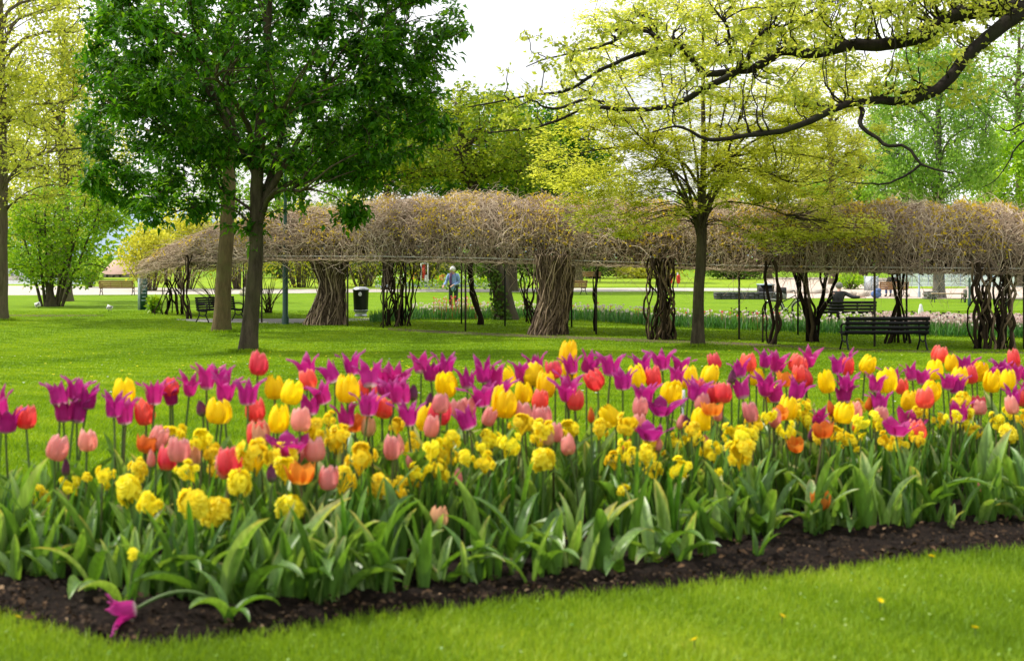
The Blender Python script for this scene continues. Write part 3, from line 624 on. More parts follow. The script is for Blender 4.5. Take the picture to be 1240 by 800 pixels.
for px, by, lo, ws, hi, ns, style, lab in VINES:
    base = gp(px, by); Y = base[1]; S = F / Y
    f0 = front(px); htop = f0[2] + .15 - base[2]
    root = thing('climbing_vine', lab, 'vine', base, 0, 'vines climbing the pergola')
    vine_roots.append((px, root))
    m = MB(); K = 26; t = np.linspace(0, 1, K)
    dense = style == 'dense'
    for i in range(ns):
        a0 = rnd(0, 2 * PI); k0 = math.sqrt(rnd(.62, 1.1) if dense else rnd(.1, 1)); tw_ = rnd(-2.4, 2.4) if dense else rnd(-1.2, 1.2)
        wd = np.interp(t, [0, .12, .42, .6, 1], [lo, lo * .85, ws, ws, hi]) / S
        shift = np.zeros(K)
        if style == 'lean': shift = np.interp(t, [0, .3, .7, 1], [6, 0, -6, -7]) / S
        if style == 'fan': wd = np.interp(t, [0, .2, .5, 1], [lo, lo * .9, ws, hi * 1.1]) / S; k0 = rnd(.3, 1)
        if style == 'dense' and px < 500: shift = np.interp(t, [0, .45, 1], [-4, 4, 2]) / S
        if style == 'dense' and px > 500: shift = np.interp(t, [0, .45, 1], [-5, 5, 4]) / S
        if px == 640: shift = np.interp(t, [0, .3, 1], [4, -3, -4]) / S
        x = np.cos(a0 + tw_ * t) * k0 * wd + shift; y = np.sin(a0 + tw_ * t) * k0 * wd * .8
        wob_ = (.03 if dense else .04) * (1.3 if style in ('loose', 'knot') else 1)
        nx = np.cumsum(RNG.normal(0, wob_, (K, 2)), axis=0)
        for _ in range(2): nx[1:-1] = (nx[:-2] + 2 * nx[1:-1] + nx[2:]) / 4; nx -= np.linspace(0, 1, K)[:, None] * nx[-1] * .7
        if style in ('loose', 'knot') and i % 3 == 0: nx += rnd(.3, 1.5) * np.stack([np.sin(t * PI * rnd(1.2, 4) + a0), np.cos(t * PI * 3 + a0)], -1) * .11 * np.sin(t * PI)[:, None]
        P = np.stack([x + nx[:, 0], y + nx[:, 1], t * htop], -1)
        P[0, 2] = -.06
        if style in ('loose', 'thin') and i % 4 == 3: P[:, 2] = .06 + np.abs(np.sin(t * PI)) * htop * rnd(.3, .7)
        thick = {'dense': rnd(.012, .026), 'loose': rnd(.014, .035), 'twist': .05 if i == 0 else .028, 'lean': .1 if i == 0 else .03, 'knot': rnd(.016, .05), 'thin': .05 if i < 3 else .02, 'fan': rnd(.035, .07), 'tripod': rnd(.02, .04)}[style]
        if style == 'tripod':
            P[:, 0] = np.interp(t, [0, .5, 1], [math.cos(a0) * lo * 1.3 / S, math.cos(a0) * 2 / S, math.cos(a0) * hi / S]) + nx[:, 0] * .4
            P[:, 1] = np.interp(t, [0, .5, 1], [math.sin(a0) * lo / S, 0, 0])
        col = np.clip((np.clip(RNG.normal(.22, .24), 0, 1) if dense else rnd(0, .62)) - (.25 if math.sin(a0) > .2 else 0), 0, 1)  # stems at the back darker: shade of the gaps put into the colour
        if style == 'knot' and i % 4 == 0: col = .8
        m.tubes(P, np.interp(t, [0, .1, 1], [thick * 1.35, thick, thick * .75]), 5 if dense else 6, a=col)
    if style == 'dense':              # woody core, coloured dark as the shade in the gaps between stems
        core = MB(); wd = np.interp(t, [0, .12, .42, .6, 1], [lo * .7, lo * .62, ws * .74, ws * .66, hi * .5]) / S * (1 if dense else .42)
        P = np.stack([(np.interp(t, [0, .45, 1], [-4, 4, 3]) / S) + np.sin(t * 7) * .03, np.zeros(K), t * htop - .02], -1)
        m.tubes(P, wd, 12, a=.08)
    m.build('trunk', M['vine'] if dense else M['vine_dark'], root)

# crowns: the tangle over the pergola, split between the vines that feed it
VX = np.array([v[0] for v in VINES], float)
def surf(px, a, rin):
    """a 0..pi over the arch from the front rail to the back rail; rin 0..1 outer to inner"""
    Y = np.interp(px, FX, FY); by = np.interp(px, FX, BEAM); ty = np.interp(px, FX, TOP)
    x0 = (px - CX) * Y / F; z0 = ZC - (by - HY) * Y / F
    zr = ZC + (HY - ty) * (Y + 1.3) / F + .02
    end = np.clip((px - 176) / 26, 0, 1) ** .5
    H = (zr - z0 + .12) * (1 - .35 * rin) * np.where(px < 240, .75 + .25 * end, 1)
    H = H * (1 + .025 * np.sin(px * .06) + .035 * np.sin(px * .131 + 1) + .03 * np.sin(px * .29))
    d = .5 - .58 * np.cos(a) * (1 - .2 * rin)
    s = np.clip(np.sin(a), 0, 1)
    z0 = z0 - np.clip((236 - px) / 60, 0, 1) ** 1.2 * .35
    prof = s ** .62
    return np.stack([x0 + BACK[0] * d, Y + BACK[1] * d - .25 * (a < 1), z0 - .12 + H * prof], -1)
NT = 27000; K = 8
px0 = rnd(182, 1520, NT)
px0 = np.where(RNG.random(NT) < .12, rnd(182, 330, NT), px0)
a0 = np.where(RNG.random(NT) < .72, rnd(-.05, 1.5, NT), rnd(1.5, PI, NT))
step = rnd(-1, 1, NT) * 5.5
th = np.cumsum(RNG.normal(0, .42, (NT, K)), axis=1) + RNG.uniform(0, 2 * PI, NT)[:, None]
dl = rnd(.1, .2, NT)[:, None]
du = np.cumsum(np.cos(th) * dl, axis=1); dv = np.cumsum(np.sin(th) * dl * .8, axis=1)
PX = px0[:, None] + du * 38; AA = np.clip(a0[:, None] + dv * .75, -.1, PI + .1)
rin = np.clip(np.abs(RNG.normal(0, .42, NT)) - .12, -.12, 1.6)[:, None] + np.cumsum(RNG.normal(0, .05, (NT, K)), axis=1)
P = surf(np.clip(PX, 172, 1560), AA, rin)
P = P + RNG.normal(0, .03, P.shape)
hang = ((RNG.random(NT) < .3) & (a0 < .4)) | ((RNG.random(NT) < .45) & (px0 < 205) & (a0 < 1.2))
P[..., 2] -= np.where(hang, .15 + .95 * RNG.random(NT) ** 2, 0)[:, None] * np.linspace(0, 1, K)[None] ** 1.5
poke = (RNG.random(NT) < .12)
P += np.where(poke, rnd(.1, .45, NT), 0)[:, None, None] * np.linspace(0, 1, K)[None, :, None] ** 1.5 * (np.array([0, -.25, 1.0]) + RNG.normal(0, .35, (NT, 3)))[:, None, :]
rad_ = (.0038 + .0062 * RNG.random(NT) ** 2)[:, None] * np.linspace(1.1, .55, K)[None]
colv = np.clip(RNG.normal(.68, .24, NT) + .14 * np.sin(px0 * .045 + 2 * a0) + .1 * np.sin(px0 * .17 - 3 * a0) - .18 * rin[:, 0], 0, 1)  # twigs deeper in are darker, inner shade painted into their colour
own = np.argmin(np.abs(px0[:, None] - VX[None]), axis=1)
# buds
NB = 24000
bpx = rnd(182, 1520, NB); ba = np.where(RNG.random(NB) < .8, rnd(.15, 1.75, NB), rnd(0, PI, NB))
BC = surf(bpx, ba, np.clip(RNG.normal(0, .1, NB), -.15, .3)) + RNG.normal(0, .05, (NB, 3))
cl = np.sin(bpx * .05) + np.sin(bpx * .13 + ba * 5) + RNG.normal(0, .9, NB)
bk = (cl > -.1) ; bown = np.argmin(np.abs(bpx[:, None] - VX[None]), axis=1)
# inner mass of wood, coloured dark to paint the darkness under the tangle
for vi, (px, root) in enumerate(vine_roots):
    s_ = own == vi; loc = np.array(root.location)
    lo_ = 176 if vi == 0 else (VX[vi] + VX[vi - 1]) / 2; hi_ = 1540 if vi == len(VX) - 1 else (VX[vi] + VX[vi + 1]) / 2
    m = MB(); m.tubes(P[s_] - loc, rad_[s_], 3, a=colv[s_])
    n = int((hi_ - lo_) * 5)                                # thicker old wood inside, shade put into its dark colour
    q = surf(np.clip(rnd(lo_, hi_, n)[:, None] + np.linspace(-22, 22, 6)[None] * rnd(-1, 1, n)[:, None], 176, 1555), np.clip(rnd(0, PI, n)[:, None] + np.linspace(-.3, .3, 6)[None] * rnd(-1, 1, n)[:, None], 0, PI), rnd(.55, 1.5, n)[:, None]) + RNG.normal(0, .05, (n, 6, 3))
    m.tubes(q - loc, rnd(.015, .035, n)[:, None] * np.ones(6), 4, a=np.clip(RNG.normal(.12, .1, n), 0, 1))
    n = int((hi_ - lo_) * .1)                              # old stems winding over the outside
    q = surf(np.clip(rnd(lo_, hi_, n)[:, None] + np.cumsum(RNG.normal(0, 5, (n, 14)), axis=1) + np.linspace(-40, 40, 14)[None] * rnd(-1, 1, n)[:, None], 178, 1555), np.clip(rnd(.1, 1.6, n)[:, None] + np.cumsum(RNG.normal(0, .08, (n, 14)), axis=1), 0, 2.6), np.clip(RNG.normal(.03, .1, (n, 1)), -.1, .3) * np.ones((1, 14)))
    q[:, 1:-1] = (q[:, :-2] + q[:, 1:-1] + q[:, 2:]) / 3
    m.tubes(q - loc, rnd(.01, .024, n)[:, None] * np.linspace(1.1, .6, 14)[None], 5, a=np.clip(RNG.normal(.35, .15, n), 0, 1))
    cr = m.build('crown', M['vine'], root)
    k = bk & (bown == vi); n = int(k.sum())
    m = MB(); m.leaves(BC[k] - loc, unit(rvec(n) + [0, -.2, .5]), rvec(n), rnd(.07, .14, n), rnd(.05, .085, n), RNG.random(n)); m.build('young_leaves', M['bud'], root)

# ------------------------------------------------------------------ bushes and hedges
def bush(name, label, px, by, py, rx, rz, n, L, lm, group=None, dy=None, twigs=30, dens=1.0):
    base = gp(px, by); Y = base[1]; S = F / Y; c = at(px, py, Y) - base
    root = thing(name, label, 'shrub' if name != 'hedge' else 'hedge', base, 0, group)
    R = np.array([rx / S, dy or rx / S * .7, rz / S])
    m = MB(); u = rvec(twigs); u[:, 2] = np.abs(u[:, 2]) * 1.2 - .2; u = unit(u)
    T = c + u * R * rnd(.6, 1, twigs)[:, None]
    for q in T:
        s = np.array([q[0] * .25, q[1] * .25, 0]); m.tubes(bez(s, np.array([q[0] * .6, q[1] * .6, q[2] * .7]), q, 7), np.linspace(.04, .01, 7), 4)
    m.build('stem', M['bark_mid'], root)
    lob = T[RNG.integers(0, twigs, n)]
    C = lob + RNG.normal(0, 1, (n, 3)) * R * .16
    C[: n // 2] = c + rvec(n // 2) * R * (RNG.random(n // 2) ** .4)[:, None]
    C = C[C[:, 2] > .03]; n = len(C)
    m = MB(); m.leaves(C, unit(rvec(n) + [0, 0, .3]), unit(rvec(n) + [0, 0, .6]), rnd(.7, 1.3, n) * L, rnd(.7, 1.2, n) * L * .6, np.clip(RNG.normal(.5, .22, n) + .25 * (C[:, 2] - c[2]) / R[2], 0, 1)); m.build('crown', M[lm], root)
    return root
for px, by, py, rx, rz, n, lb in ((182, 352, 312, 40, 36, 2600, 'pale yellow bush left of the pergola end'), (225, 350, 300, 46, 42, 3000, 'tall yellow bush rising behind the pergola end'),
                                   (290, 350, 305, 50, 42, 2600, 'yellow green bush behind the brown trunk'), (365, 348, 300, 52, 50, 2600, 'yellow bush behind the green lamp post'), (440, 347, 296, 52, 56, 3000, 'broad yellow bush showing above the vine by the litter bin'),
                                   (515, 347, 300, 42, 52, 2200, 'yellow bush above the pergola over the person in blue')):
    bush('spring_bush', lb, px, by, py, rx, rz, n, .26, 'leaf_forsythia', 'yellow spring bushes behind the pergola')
for px, rx, lb in ((355, 48, 'olive hedge piece behind the green lamp post'), (440, 44, 'green hedge piece behind the litter bin'), (515, 42, 'dark hedge piece behind the person in blue'), (590, 40, 'green hedge piece behind the ivy clad trunk'), (660, 40, 'dark hedge piece behind the thickest matted vine'), (718, 30, 'low dark hedge piece by the far brown bench')):
    bush('hedge', lb, px, 337, 322, rx, 18, 3600, .3, 'leaf_hedge', 'hedge pieces along the far path', dy=3.0, twigs=40)
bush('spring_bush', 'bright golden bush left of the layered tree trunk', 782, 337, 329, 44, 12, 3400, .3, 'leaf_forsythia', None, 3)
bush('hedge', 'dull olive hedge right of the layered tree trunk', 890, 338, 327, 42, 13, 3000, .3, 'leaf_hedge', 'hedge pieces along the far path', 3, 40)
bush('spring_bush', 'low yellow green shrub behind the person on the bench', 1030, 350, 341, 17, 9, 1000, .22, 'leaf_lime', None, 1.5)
bush('spring_bush', 'small green shrub right of the big multi stemmed shrub', 108, 348, 331, 14, 17, 800, .22, 'leaf_mid', None, 1.5)
bush('leafy_plant', 'low broad green plant at the foot of the green notice post', 187, 379, 370, 8, 9, 260, .22, 'leaf_mid', None, .5)
for i, (px, lb) in enumerate(((1060, 'green bank shrub behind the blue railing'), (1110, 'low green shrub on the far bank behind the birch trunk'), (1185, 'green bushes on the far bank right of the birch'), (1250, 'green bush on the far bank at the right edge'))):
    bush('spring_bush', lb, px, 327, 317, 36, 13, 1500, .5, 'leaf_lime' if i % 2 else 'leaf_mid', 'shrubs on the far bank', 4)
for i, (px, lb) in enumerate(((30, 'green bush beyond the pale water at the left'), (-40, 'green bush beyond the pale water cut by the left edge'))):
    bush('spring_bush', lb, px, 334, 318, 34, 18, 1500, .45, 'leaf_mid', None, 4)
# bare twiggy shrub seen beneath the pergola
for px, by, lb in ((325, 379, 'bare twiggy shrub between the trunks and the lamp post'), (262, 372, 'bare thin shrub behind the left iron bench')):
    b0 = gp(px, by); m = MB(); n = 26
    for i in range(n):
        e = np.array([RNG.normal(0, .6), RNG.normal(0, .4), rnd(.8, 1.9)]); m.tubes(bez(np.array([RNG.normal(0, .08), 0, -.05]), e * [.3, .3, .6], e, 7), np.linspace(.02, .006, 7), 4, a=rnd(0, .6))
    o = m.build('bare_shrub', M['vine_dark'], None, loc=b0); tag(o, lb, 'shrub')

# far tree line so the horizon closes
m = MB(); n = 26000
x = rnd(-190, 190, n); hgt = 7 + 3 * np.sin(x * .09) + 2.5 * np.sin(x * .23 + 1) + 1.5 * np.sin(x * .61)
C = np.stack([x, 200 + rnd(0, 12, n) + 5 * np.sin(x * .1), RNG.random(n) ** .8 * hgt], -1)
m.leaves(C, rvec(n), unit(rvec(n) + [0, 0, .6]), rnd(.7, 1.4, n), rnd(.5, .9, n), np.clip(RNG.normal(.45, .2, n) + .15 * np.sin(x * .3), 0, 1))
tag(m.build('far_woods', M['leaf_mid']), 'far line of green woods along the horizon', kind='stuff')

# ------------------------------------------------------------------ benches
def bench(name, label, px, by, rz, Lb, mat, legmat, slats=4, group=None, hb=.85, scale=1.0, back=True):
    base = gp(px, by); root = thing(name, label, 'bench', base, rz, group); root.scale = (scale,) * 3
    m = MB()
    for i in range(5): m.box((0, -.17 + i * .1, .43 + .012 * abs(i - 2)), (Lb, .075, .032))
    m.build('seat', mat, root, False)
    if back:
        m = MB()
        for i in range(slats):
            z = .42 + (hb - .40) * (i + .5) / slats; m.box((0, -.26 - (z - .45) * .22, z), (Lb, .026, (hb - .40) / slats * .84), tilt=.2)
        for xx in (-Lb / 2 + .06, -Lb / 6, Lb / 6, Lb / 2 - .06): m.box((xx, -.24 - .05, .63), (.05, .02, hb - .42), tilt=.2)
        m.build('backrest', mat, root, False)
    for s in (-1, 1):
        m = MB(); x = s * (Lb / 2 - .07)
        bz = lambda *p: np.stack([np.full(14, x), *[np.interp(np.linspace(0, 1, 14), np.linspace(0, 1, len(p)), [q[k] for q in p]) for k in (0, 1)]], -1)
        r = np.full(14, .024)
        m.tubes(bz((-.4, 0), (-.3, .1), (-.19, .27), (-.2, .43)), r, 7, cap=True); m.tubes(bz((.4, 0), (.33, .1), (.2, .26), (.26, .42)), r, 7, cap=True)
        m.tubes(bz((-.19, .27), (0, .22), (.2, .27)), r * .8, 6, cap=True); m.tubes(bz((-.24, .41), (0, .4), (.28, .41)), r, 7, cap=True)
        if back: m.tubes(bz((-.2, .43), (-.28, .62), (-.35, hb)), r, 7, cap=True)
        m.build('leg', legmat, root)
        if back:
            m = MB(); m.tubes(bz((-.3, .64), (-.05, .68), (.2, .66), (.3, .6), (.27, .5), (.24, .43)), r * 1.05, 7, cap=True); m.build('armrest', legmat, root)
    return root
bench('park_bench', 'empty black slatted bench seen from behind, standing nearest at the right', 1070, 424.5, .05, 2.12, M['bench_black'], M['iron'])
mb_ = bench('park_bench', 'black slatted bench seen from behind with a grey haired person on it', 1024, 394, .0, 2.0, M['bench_black'], M['iron'])
bench('park_bench', 'black bench with curled iron legs half hidden by the brown tree trunk', 267, 389.5, -2.3, 1.75, M['bench_black'], M['iron'], 6, None, .9)
bench('park_bench', 'brown slatted bench left of the green notice post by the gravel', 142, 357.5, 0.05, 2.0, M['bench_wood'], M['iron'], 4)
fb = bench('park_bench', 'brown wooden bench seen from behind with a dark haired person sitting', 1080, 359.5, .15, 1.75, M['bench_wood'], M['iron'], 4)
bench('park_bench', 'pale backless bench standing on the grass near the birch', 1148, 366, -.1, 1.6, M['bench_pale'], M['iron'], back=False)
bench('park_bench', 'brown bench end poking out behind the thickest matted vine', 694, 357, .5, 1.6, M['bench_wood'], M['iron'], 4)
bench('park_bench', 'far brown bench in front of the dark hedge', 709, 341, .0, 2.6, M['bench_wood'], M['iron'], 3)

# ------------------------------------------------------------------ litter bin, lamp, notice post, signs
b0 = gp(437, 383.5); S = F / b0[1]
r = thing('litter_bin', 'black litter bin with a pale domed lid and steel foot beside the flared vine', 'litter bin', b0)
hh = 36.5 / S; rr = 9.6 / S
m = MB(); m.lathe([(rr * .02, .17 * hh), (rr * .86, .17 * hh), (rr * .9, .22 * hh), (rr, .86 * hh), (rr * 1.05, .87 * hh), (rr * 1.05, .9 * hh), (rr * .98, .91 * hh)], n=28); m.build('body', M['bin_black'], r)
m = MB(); m.lathe([(rr * 1.03, .905 * hh), (rr * .95, .95 * hh), (rr * .6, .99 * hh), (rr * .02, 1.0 * hh)], n=28); m.build('lid', M['steel'], r)
m = MB(); m.lathe([(rr * .02, .0), (rr * .8, .0), (rr * .8, .06), (rr * .72, .09), (rr * .74, .15 * hh), (rr * .88, .168 * hh), (rr * .02, .169 * hh)], n=24); m.build('foot', M['steel'], r)
m = MB(); m.ellip((0, -rr * 1.0, .76 * hh), (.07, .02, .085)); m.build('emblem', M['white'], r)
m = MB(); m.lathe([(rr * .92, .205 * hh), (rr * .96, .22 * hh), (rr * .93, .235 * hh)], n=28); m.build('band', M['steel'], r)
b0 = gp(345.5, 392.5); S = F / b0[1]
r = thing('street_lamp', 'tall dark green lamp post with a thicker lower shaft, beside the leaning trunk', 'street lamp', b0)
m = MB(); m.lathe([(.13, -.1), (.13, .25), (.1, .3), (.1, 92 / S), (.105, 93 / S), (.065, 97 / S), (.06, 190 / S), (.05, 230 / S)], n=16); m.build('post', M['green_paint'], r)
m = MB(); m.lathe([(.05, 230 / S), (.09, 231 / S), (.09, 234 / S), (.26, 238 / S), (.3, 240 / S), (.2, 246 / S), (.02, 250 / S)], n=16); m.build('lamp_head', M['green_paint'], r)
m = MB(); m.lathe([(.24, 237.5 / S), (.2, 232 / S), (.1, 229 / S), (.02, 228.5 / S)], n=16); m.build('lamp_shade', M['white'], r)
b0 = gp(174, 375); S = F / b0[1]
r = thing('notice_post', 'narrow dark green notice post with a pale side edge near the pergola end', 'notice post', b0, .35)
m = MB(); m.box((0, 0, 19 / S), (8.5 / S, .12, 38 / S)); m.build('panel', M['green_paint'], r, False)
m = MB(); m.box((-5.5 / S, 0, 19 / S), (2.4 / S, .14, 38 / S)); m.build('frame', M['rail_blue'], r, False)
m = MB()
for i in range(6): m.box((0, -.066, (33 - i * 4.3) / S), (6 / S * (.7 + .3 * (i % 2)), .008, 1.0 / S))
m.build('notice', M['rail_blue'], r, False)
for px, by, tilt, lb in ((47, 373.5, -.3, 'small white plant sign leaning against the foot of the big shrub'), (131, 377, .35, 'small white diamond tilted sign alone on the lawn')):
    b0 = gp(px, by); S = F / b0[1]
    r = thing('plant_sign', lb, 'sign', b0, .1)
    m = MB(); m.box((0, .02, 2 / S), (.03, .02, 4.4 / S)); m.build('stake', M['iron'], r, False)
    m = MB(); m.box((0, 0, 5 / S), (7 / S, .015, 5.6 / S)); o = m.build('board', M['white'], r, False)
    m = MB()
    for dx, w_ in ((-1.8, 1.1), (0, .8), (1.6, 1.1)): m.box((dx / S, -.012, (5 + .4 * dx) / S), (w_ / S, .008, 2.6 / S))
    g = m.build('marking', M['cloth_purple'], r, False)
    if tilt:
        for ch in r.children: ch.rotation_euler = (0, tilt, 0)
# white frame with red panels behind the person
b0 = gp(514, 349); S = F / b0[1]
r = thing('display_stand', 'white framed stand with red panels on the far flower bed behind the person in blue', 'stand', b0)
for s in (-1, 1):
    m = MB(); m.box((s * 4.2 / S, 0, 15 / S), (1.1 / S, .08, 30 / S)); m.build('post', M['white'], r, False)
m = MB(); m.box((-.8 / S, 0.03, 20 / S), (3.6 / S, .05, 17 / S)); m.build('panel', M['red'], r, False)
m = MB(); m.box((2.0 / S, -.02, 10 / S), (3.4 / S, .05, 12 / S)); m.box((0, 0, 30 / S), (9.4 / S, .09, 1 / S)); m.build('board', M['white'], r, False)
# two red floats hung on white posts
for px, lb in ((812, 'left one of two red lifebuoys hanging beyond the knotted vine'), (821.5, 'right one of two red lifebuoys hanging beyond the knotted vine')):
    b0 = gp(px, 348); S = F / b0[1]
    r = thing('lifebuoy_stand', lb, 'lifebuoy', b0, .5)
    m = MB(); m.box((0, .1, 9 / S), (.07, .07, 18 / S)); m.build('post', M['white'], r, False)
    m = MB(); a_ = np.linspace(0, 2 * PI, 22); m.tubes(np.stack([np.cos(a_) * 1.6 / S, np.zeros(22), 10 / S + np.sin(a_) * 4.6 / S], -1), np.full(22, 1.3 / S), 8); m.build('ring', M['red'], r)
# grey walls, boulders, benches of stone on the right
def wall(px0, px1, by, h, d, mat, lb, name='stone_wall', bevel=.06):
    a, b_ = gp(px0, by), gp(px1, by); S = F / a[1]; n = 14
    m = MB(); hz = h / S
    for i in range(n):
        for j in range(3):
            k = (i + .5) / n; p = (1 - k) * a + k * b_; wd = np.linalg.norm(b_ - a) / n
            m.box((p[0] + rnd(-.02, .02), p[1] + rnd(-.03, .03), p[2] + hz * (j + .5) / 3), (wd * .985, d + rnd(-.04, .04), hz / 3 * .975), a=rnd(0, 1))
    return tag(m.build(name, mat, None, False), lb, 'wall')
wall(866, 945, 362, 8.5, 1.2, M['stone_dark'], 'low dark grey stone wall right of the layered tree trunk')
def boulders(lb, px, by, n, wd, h):
    b0 = gp(px, by); S = F / b0[1]; m = MB()
    for i in range(n):
        r0 = rnd(.5, 1) * h / S; c = np.array([RNG.normal(0, wd / S * .45), RNG.normal(0, .5), r0 * .35])
        mm = MB(); mm.ellip((0, 0, 0), (r0 * rnd(.9, 1.4), r0, r0 * rnd(.6, .9)), 9, 7); V = mm.V[0]; V = V * (1 + .16 * np.sin(V[:, :1] * 9 + i) * np.cos(V[:, 1:2] * 7 + 2 * i)); m.add(V + c, Q=mm.Q[0])
    return tag(m.build('rockery', M['stone_pale'], None, False, loc=b0), lb, 'rockery')
boulders('pale rockery of boulders behind the bicycle', 965, 355, 16, 34, 7); boulders('pale rockery left of the person on the brown bench', 1042, 358, 14, 32, 6)
boulders('tiny dark topped rock row by the blue railing', 1092, 358, 5, 1.2, 3)
b0 = gp(1126, 362); m = MB(); S = F / b0[1]
for j in range(4):
    for i in range(4): m.box(((i - 1.5) * 3.4 / S + (j % 2) * .05, rnd(-.05, .05), (j + .5) * 2.4 / S), (3.3 / S, .7, 2.3 / S))
tag(m.build('stone_block', M['stone'], None, False, loc=b0), 'grey stacked stone block just left of the birch trunk', 'stone block')
# dark kiosk bin and planter left of the bicycle
b0 = gp(927, 361); S = F / b0[1]
r = thing('storage_bin', 'big dark green storage box behind the sparse vine', 'storage box', b0)
m = MB(); m.box((0, 0, 8 / S), (17 / S, 1.0, 16 / S)); m.build('body', M['bin_black'], r, False)
m = MB(); m.box((0, -.05, 16.6 / S), (18 / S, 1.2, 1.4 / S)); m.build('lid', M['rail_blue'], r, False)
b0 = gp(947, 362.5); S = F / b0[1]
r = thing('planter', 'square grey stone planter with a dark upper box by the bicycle', 'planter', b0)
m = MB(); m.lathe([(.02, 0), (5.2 / S, 0), (6.2 / S, 7.5 / S), (5.6 / S, 7.6 / S), (.02, 7.2 / S)], n=4); m.build('pot', M['stone'], r, False)
m = MB(); m.box((.5 / S, .1, 11 / S), (8 / S, .6, 7 / S)); m.build('box', M['cloth_dark'], r, False)
# railing by the pond
a, b_ = gp(1085, 341), gp(1300, 341)
r = thing('pond_railing', 'blue grey metal railing along the pale pond at the right', 'railing', a)
n = 12
for i in range(n):
    p = (b_ - a) * i / (n - 1); m = MB(); m.tubes([p, p + [0, 0, .5], p + [0, 0, 1.15]], np.full(3, .035), 6); m.build('post', M['rail_blue'], r)
for z in (.45, .8, 1.15):
    m = MB(); m.tubes([[0, 0, z], (b_ - a) * .5 + [0, 0, z], b_ - a + [0, 0, z]], np.full(3, .03), 6); m.build('rail', M['rail_blue'], r)
for px, by, h, lb, mt in ((1113, 360, 40, 'thin blue grey pole left of the birch trunk', 'rail_blue'), (1174, 370, 33, 'short teal pole right of the pale backless bench', 'green_paint')):
    b0 = gp(px, by); S = F / b0[1]; m = MB(); m.lathe([(.09, -.05), (.09, .3), (.06, .35), (.055, h / S), (.02, h / S + .05)], n=10); tag(m.build('steel_pole', M[mt], None, loc=b0), lb, 'pole')
b0 = gp(1169, 366); S = F / b0[1]
r = thing('litter_bin', 'small grey litter bin on a stand beside the teal pole', 'litter bin', b0)
m = MB(); m.lathe([(.02, 6 / S), (2.2 / S, 6 / S), (2.5 / S, 15 / S), (2.0 / S, 15.4 / S), (.02, 15.5 / S)], n=12); m.build('body', M['stone'], r)
m = MB(); m.box((0, 0, 3 / S), (.9 / S, .1, 6.2 / S)); m.build('stand', M['iron'], r, False)
b0 = gp(1055, 352); S = F / b0[1]
r = thing('glass_screen', 'pale blue glass screen left of the person on the brown bench', 'screen', b0)
m = MB(); m.box((0, 0, 9 / S), (16 / S, .05, 17 / S)); m.build('pane', M['water'], r, False)
m = MB()
for dx in (-8.3, 0.1, 8.3): m.box((dx / S, -.03, 9 / S), (.6 / S, .08, 18 / S))
m.build('frame', M['rail_blue'], r, False)
# pale marker in the flower bed
b0 = gp(1115, 389); S = F / b0[1]
m = MB(); m.lathe([(.02, 0), (3.2 / S, 0), (3.4 / S, 4 / S), (2.8 / S, 8 / S), (3.3 / S, 12 / S), (2.7 / S, 15 / S), (2.0 / S, 17.5 / S), (1.9 / S, 19 / S), (1.2 / S, 20.5 / S), (.02, 21 / S)], n=14)
tag(m.build('white_pillar', M['white'], None, loc=b0), 'short white pillar rising from the white tulips behind the empty black bench', 'pillar')
# grey boundary stone by the lamp, fountain, house
b0 = gp(296, 358); S = F / b0[1]
m = MB(); m.box((0, 0, 3 / S), (9 / S, .5, 6 / S)); m.box((0, 0, 7.5 / S), (4.5 / S, .4, 5 / S)); tag(m.build('stone_block', M['stone_pale'], None, False, loc=b0), 'pale stepped stone block by the gravel between the two trunks', 'stone block')
b0 = gp(14, 339); S = F / b0[1]
r = thing('fountain', 'white fountain jets over pale water at the left edge', 'fountain', b0)
for i, (dx, h) in enumerate(((-9, 9), (-5, 13), (0, 12), (5, 11), (9, 8))):
    n = 420; t = RNG.random(n); m = MB()
    C = np.stack([dx / S + RNG.normal(0, .1 + .5 * (1 - t), n), RNG.normal(0, .2, n), t * h / S], -1); m.leaves(C, rvec(n), rvec(n), .22, .16, RNG.random(n)); m.build('jet', M['spray'], r)
m = MB(); m.lathe([(14 / S, 0), (14.5 / S, .35), (13.8 / S, .36), (13.5 / S, .1), (.05, .1)], n=28); m.build('basin', M['stone_pale'], r)
b0 = gp(136, 336); S = F / b0[1]
r = thing('house', 'distant building with a pale rosy slope of roof right of the big shrub', 'house', b0)
m = MB(); m.box((0, 3, 2 / S), (26 / S, 5, 5 / S)); m.build('wall', M['render_wall'], r, False)
m = MB(); m.add(np.array([[-15, 0, 4], [15, 0, 4], [13, 6, 21], [-11, 6, 21], [-15, 12, 4], [15, 12, 4]]) * [1 / S, .6, 1 / S], Q=[[0, 1, 2, 3], [3, 2, 5, 4]], T=[[0, 3, 4], [1, 5, 2]]); m.build('roof', M['roof'], r, False)
m = MB()
for dx in (-8, 0, 8): m.box((dx / S, .47, 1.6 / S), (2.4 / S, .08, 2.6 / S))
m.build('window', M['glass_dark'], r, False)

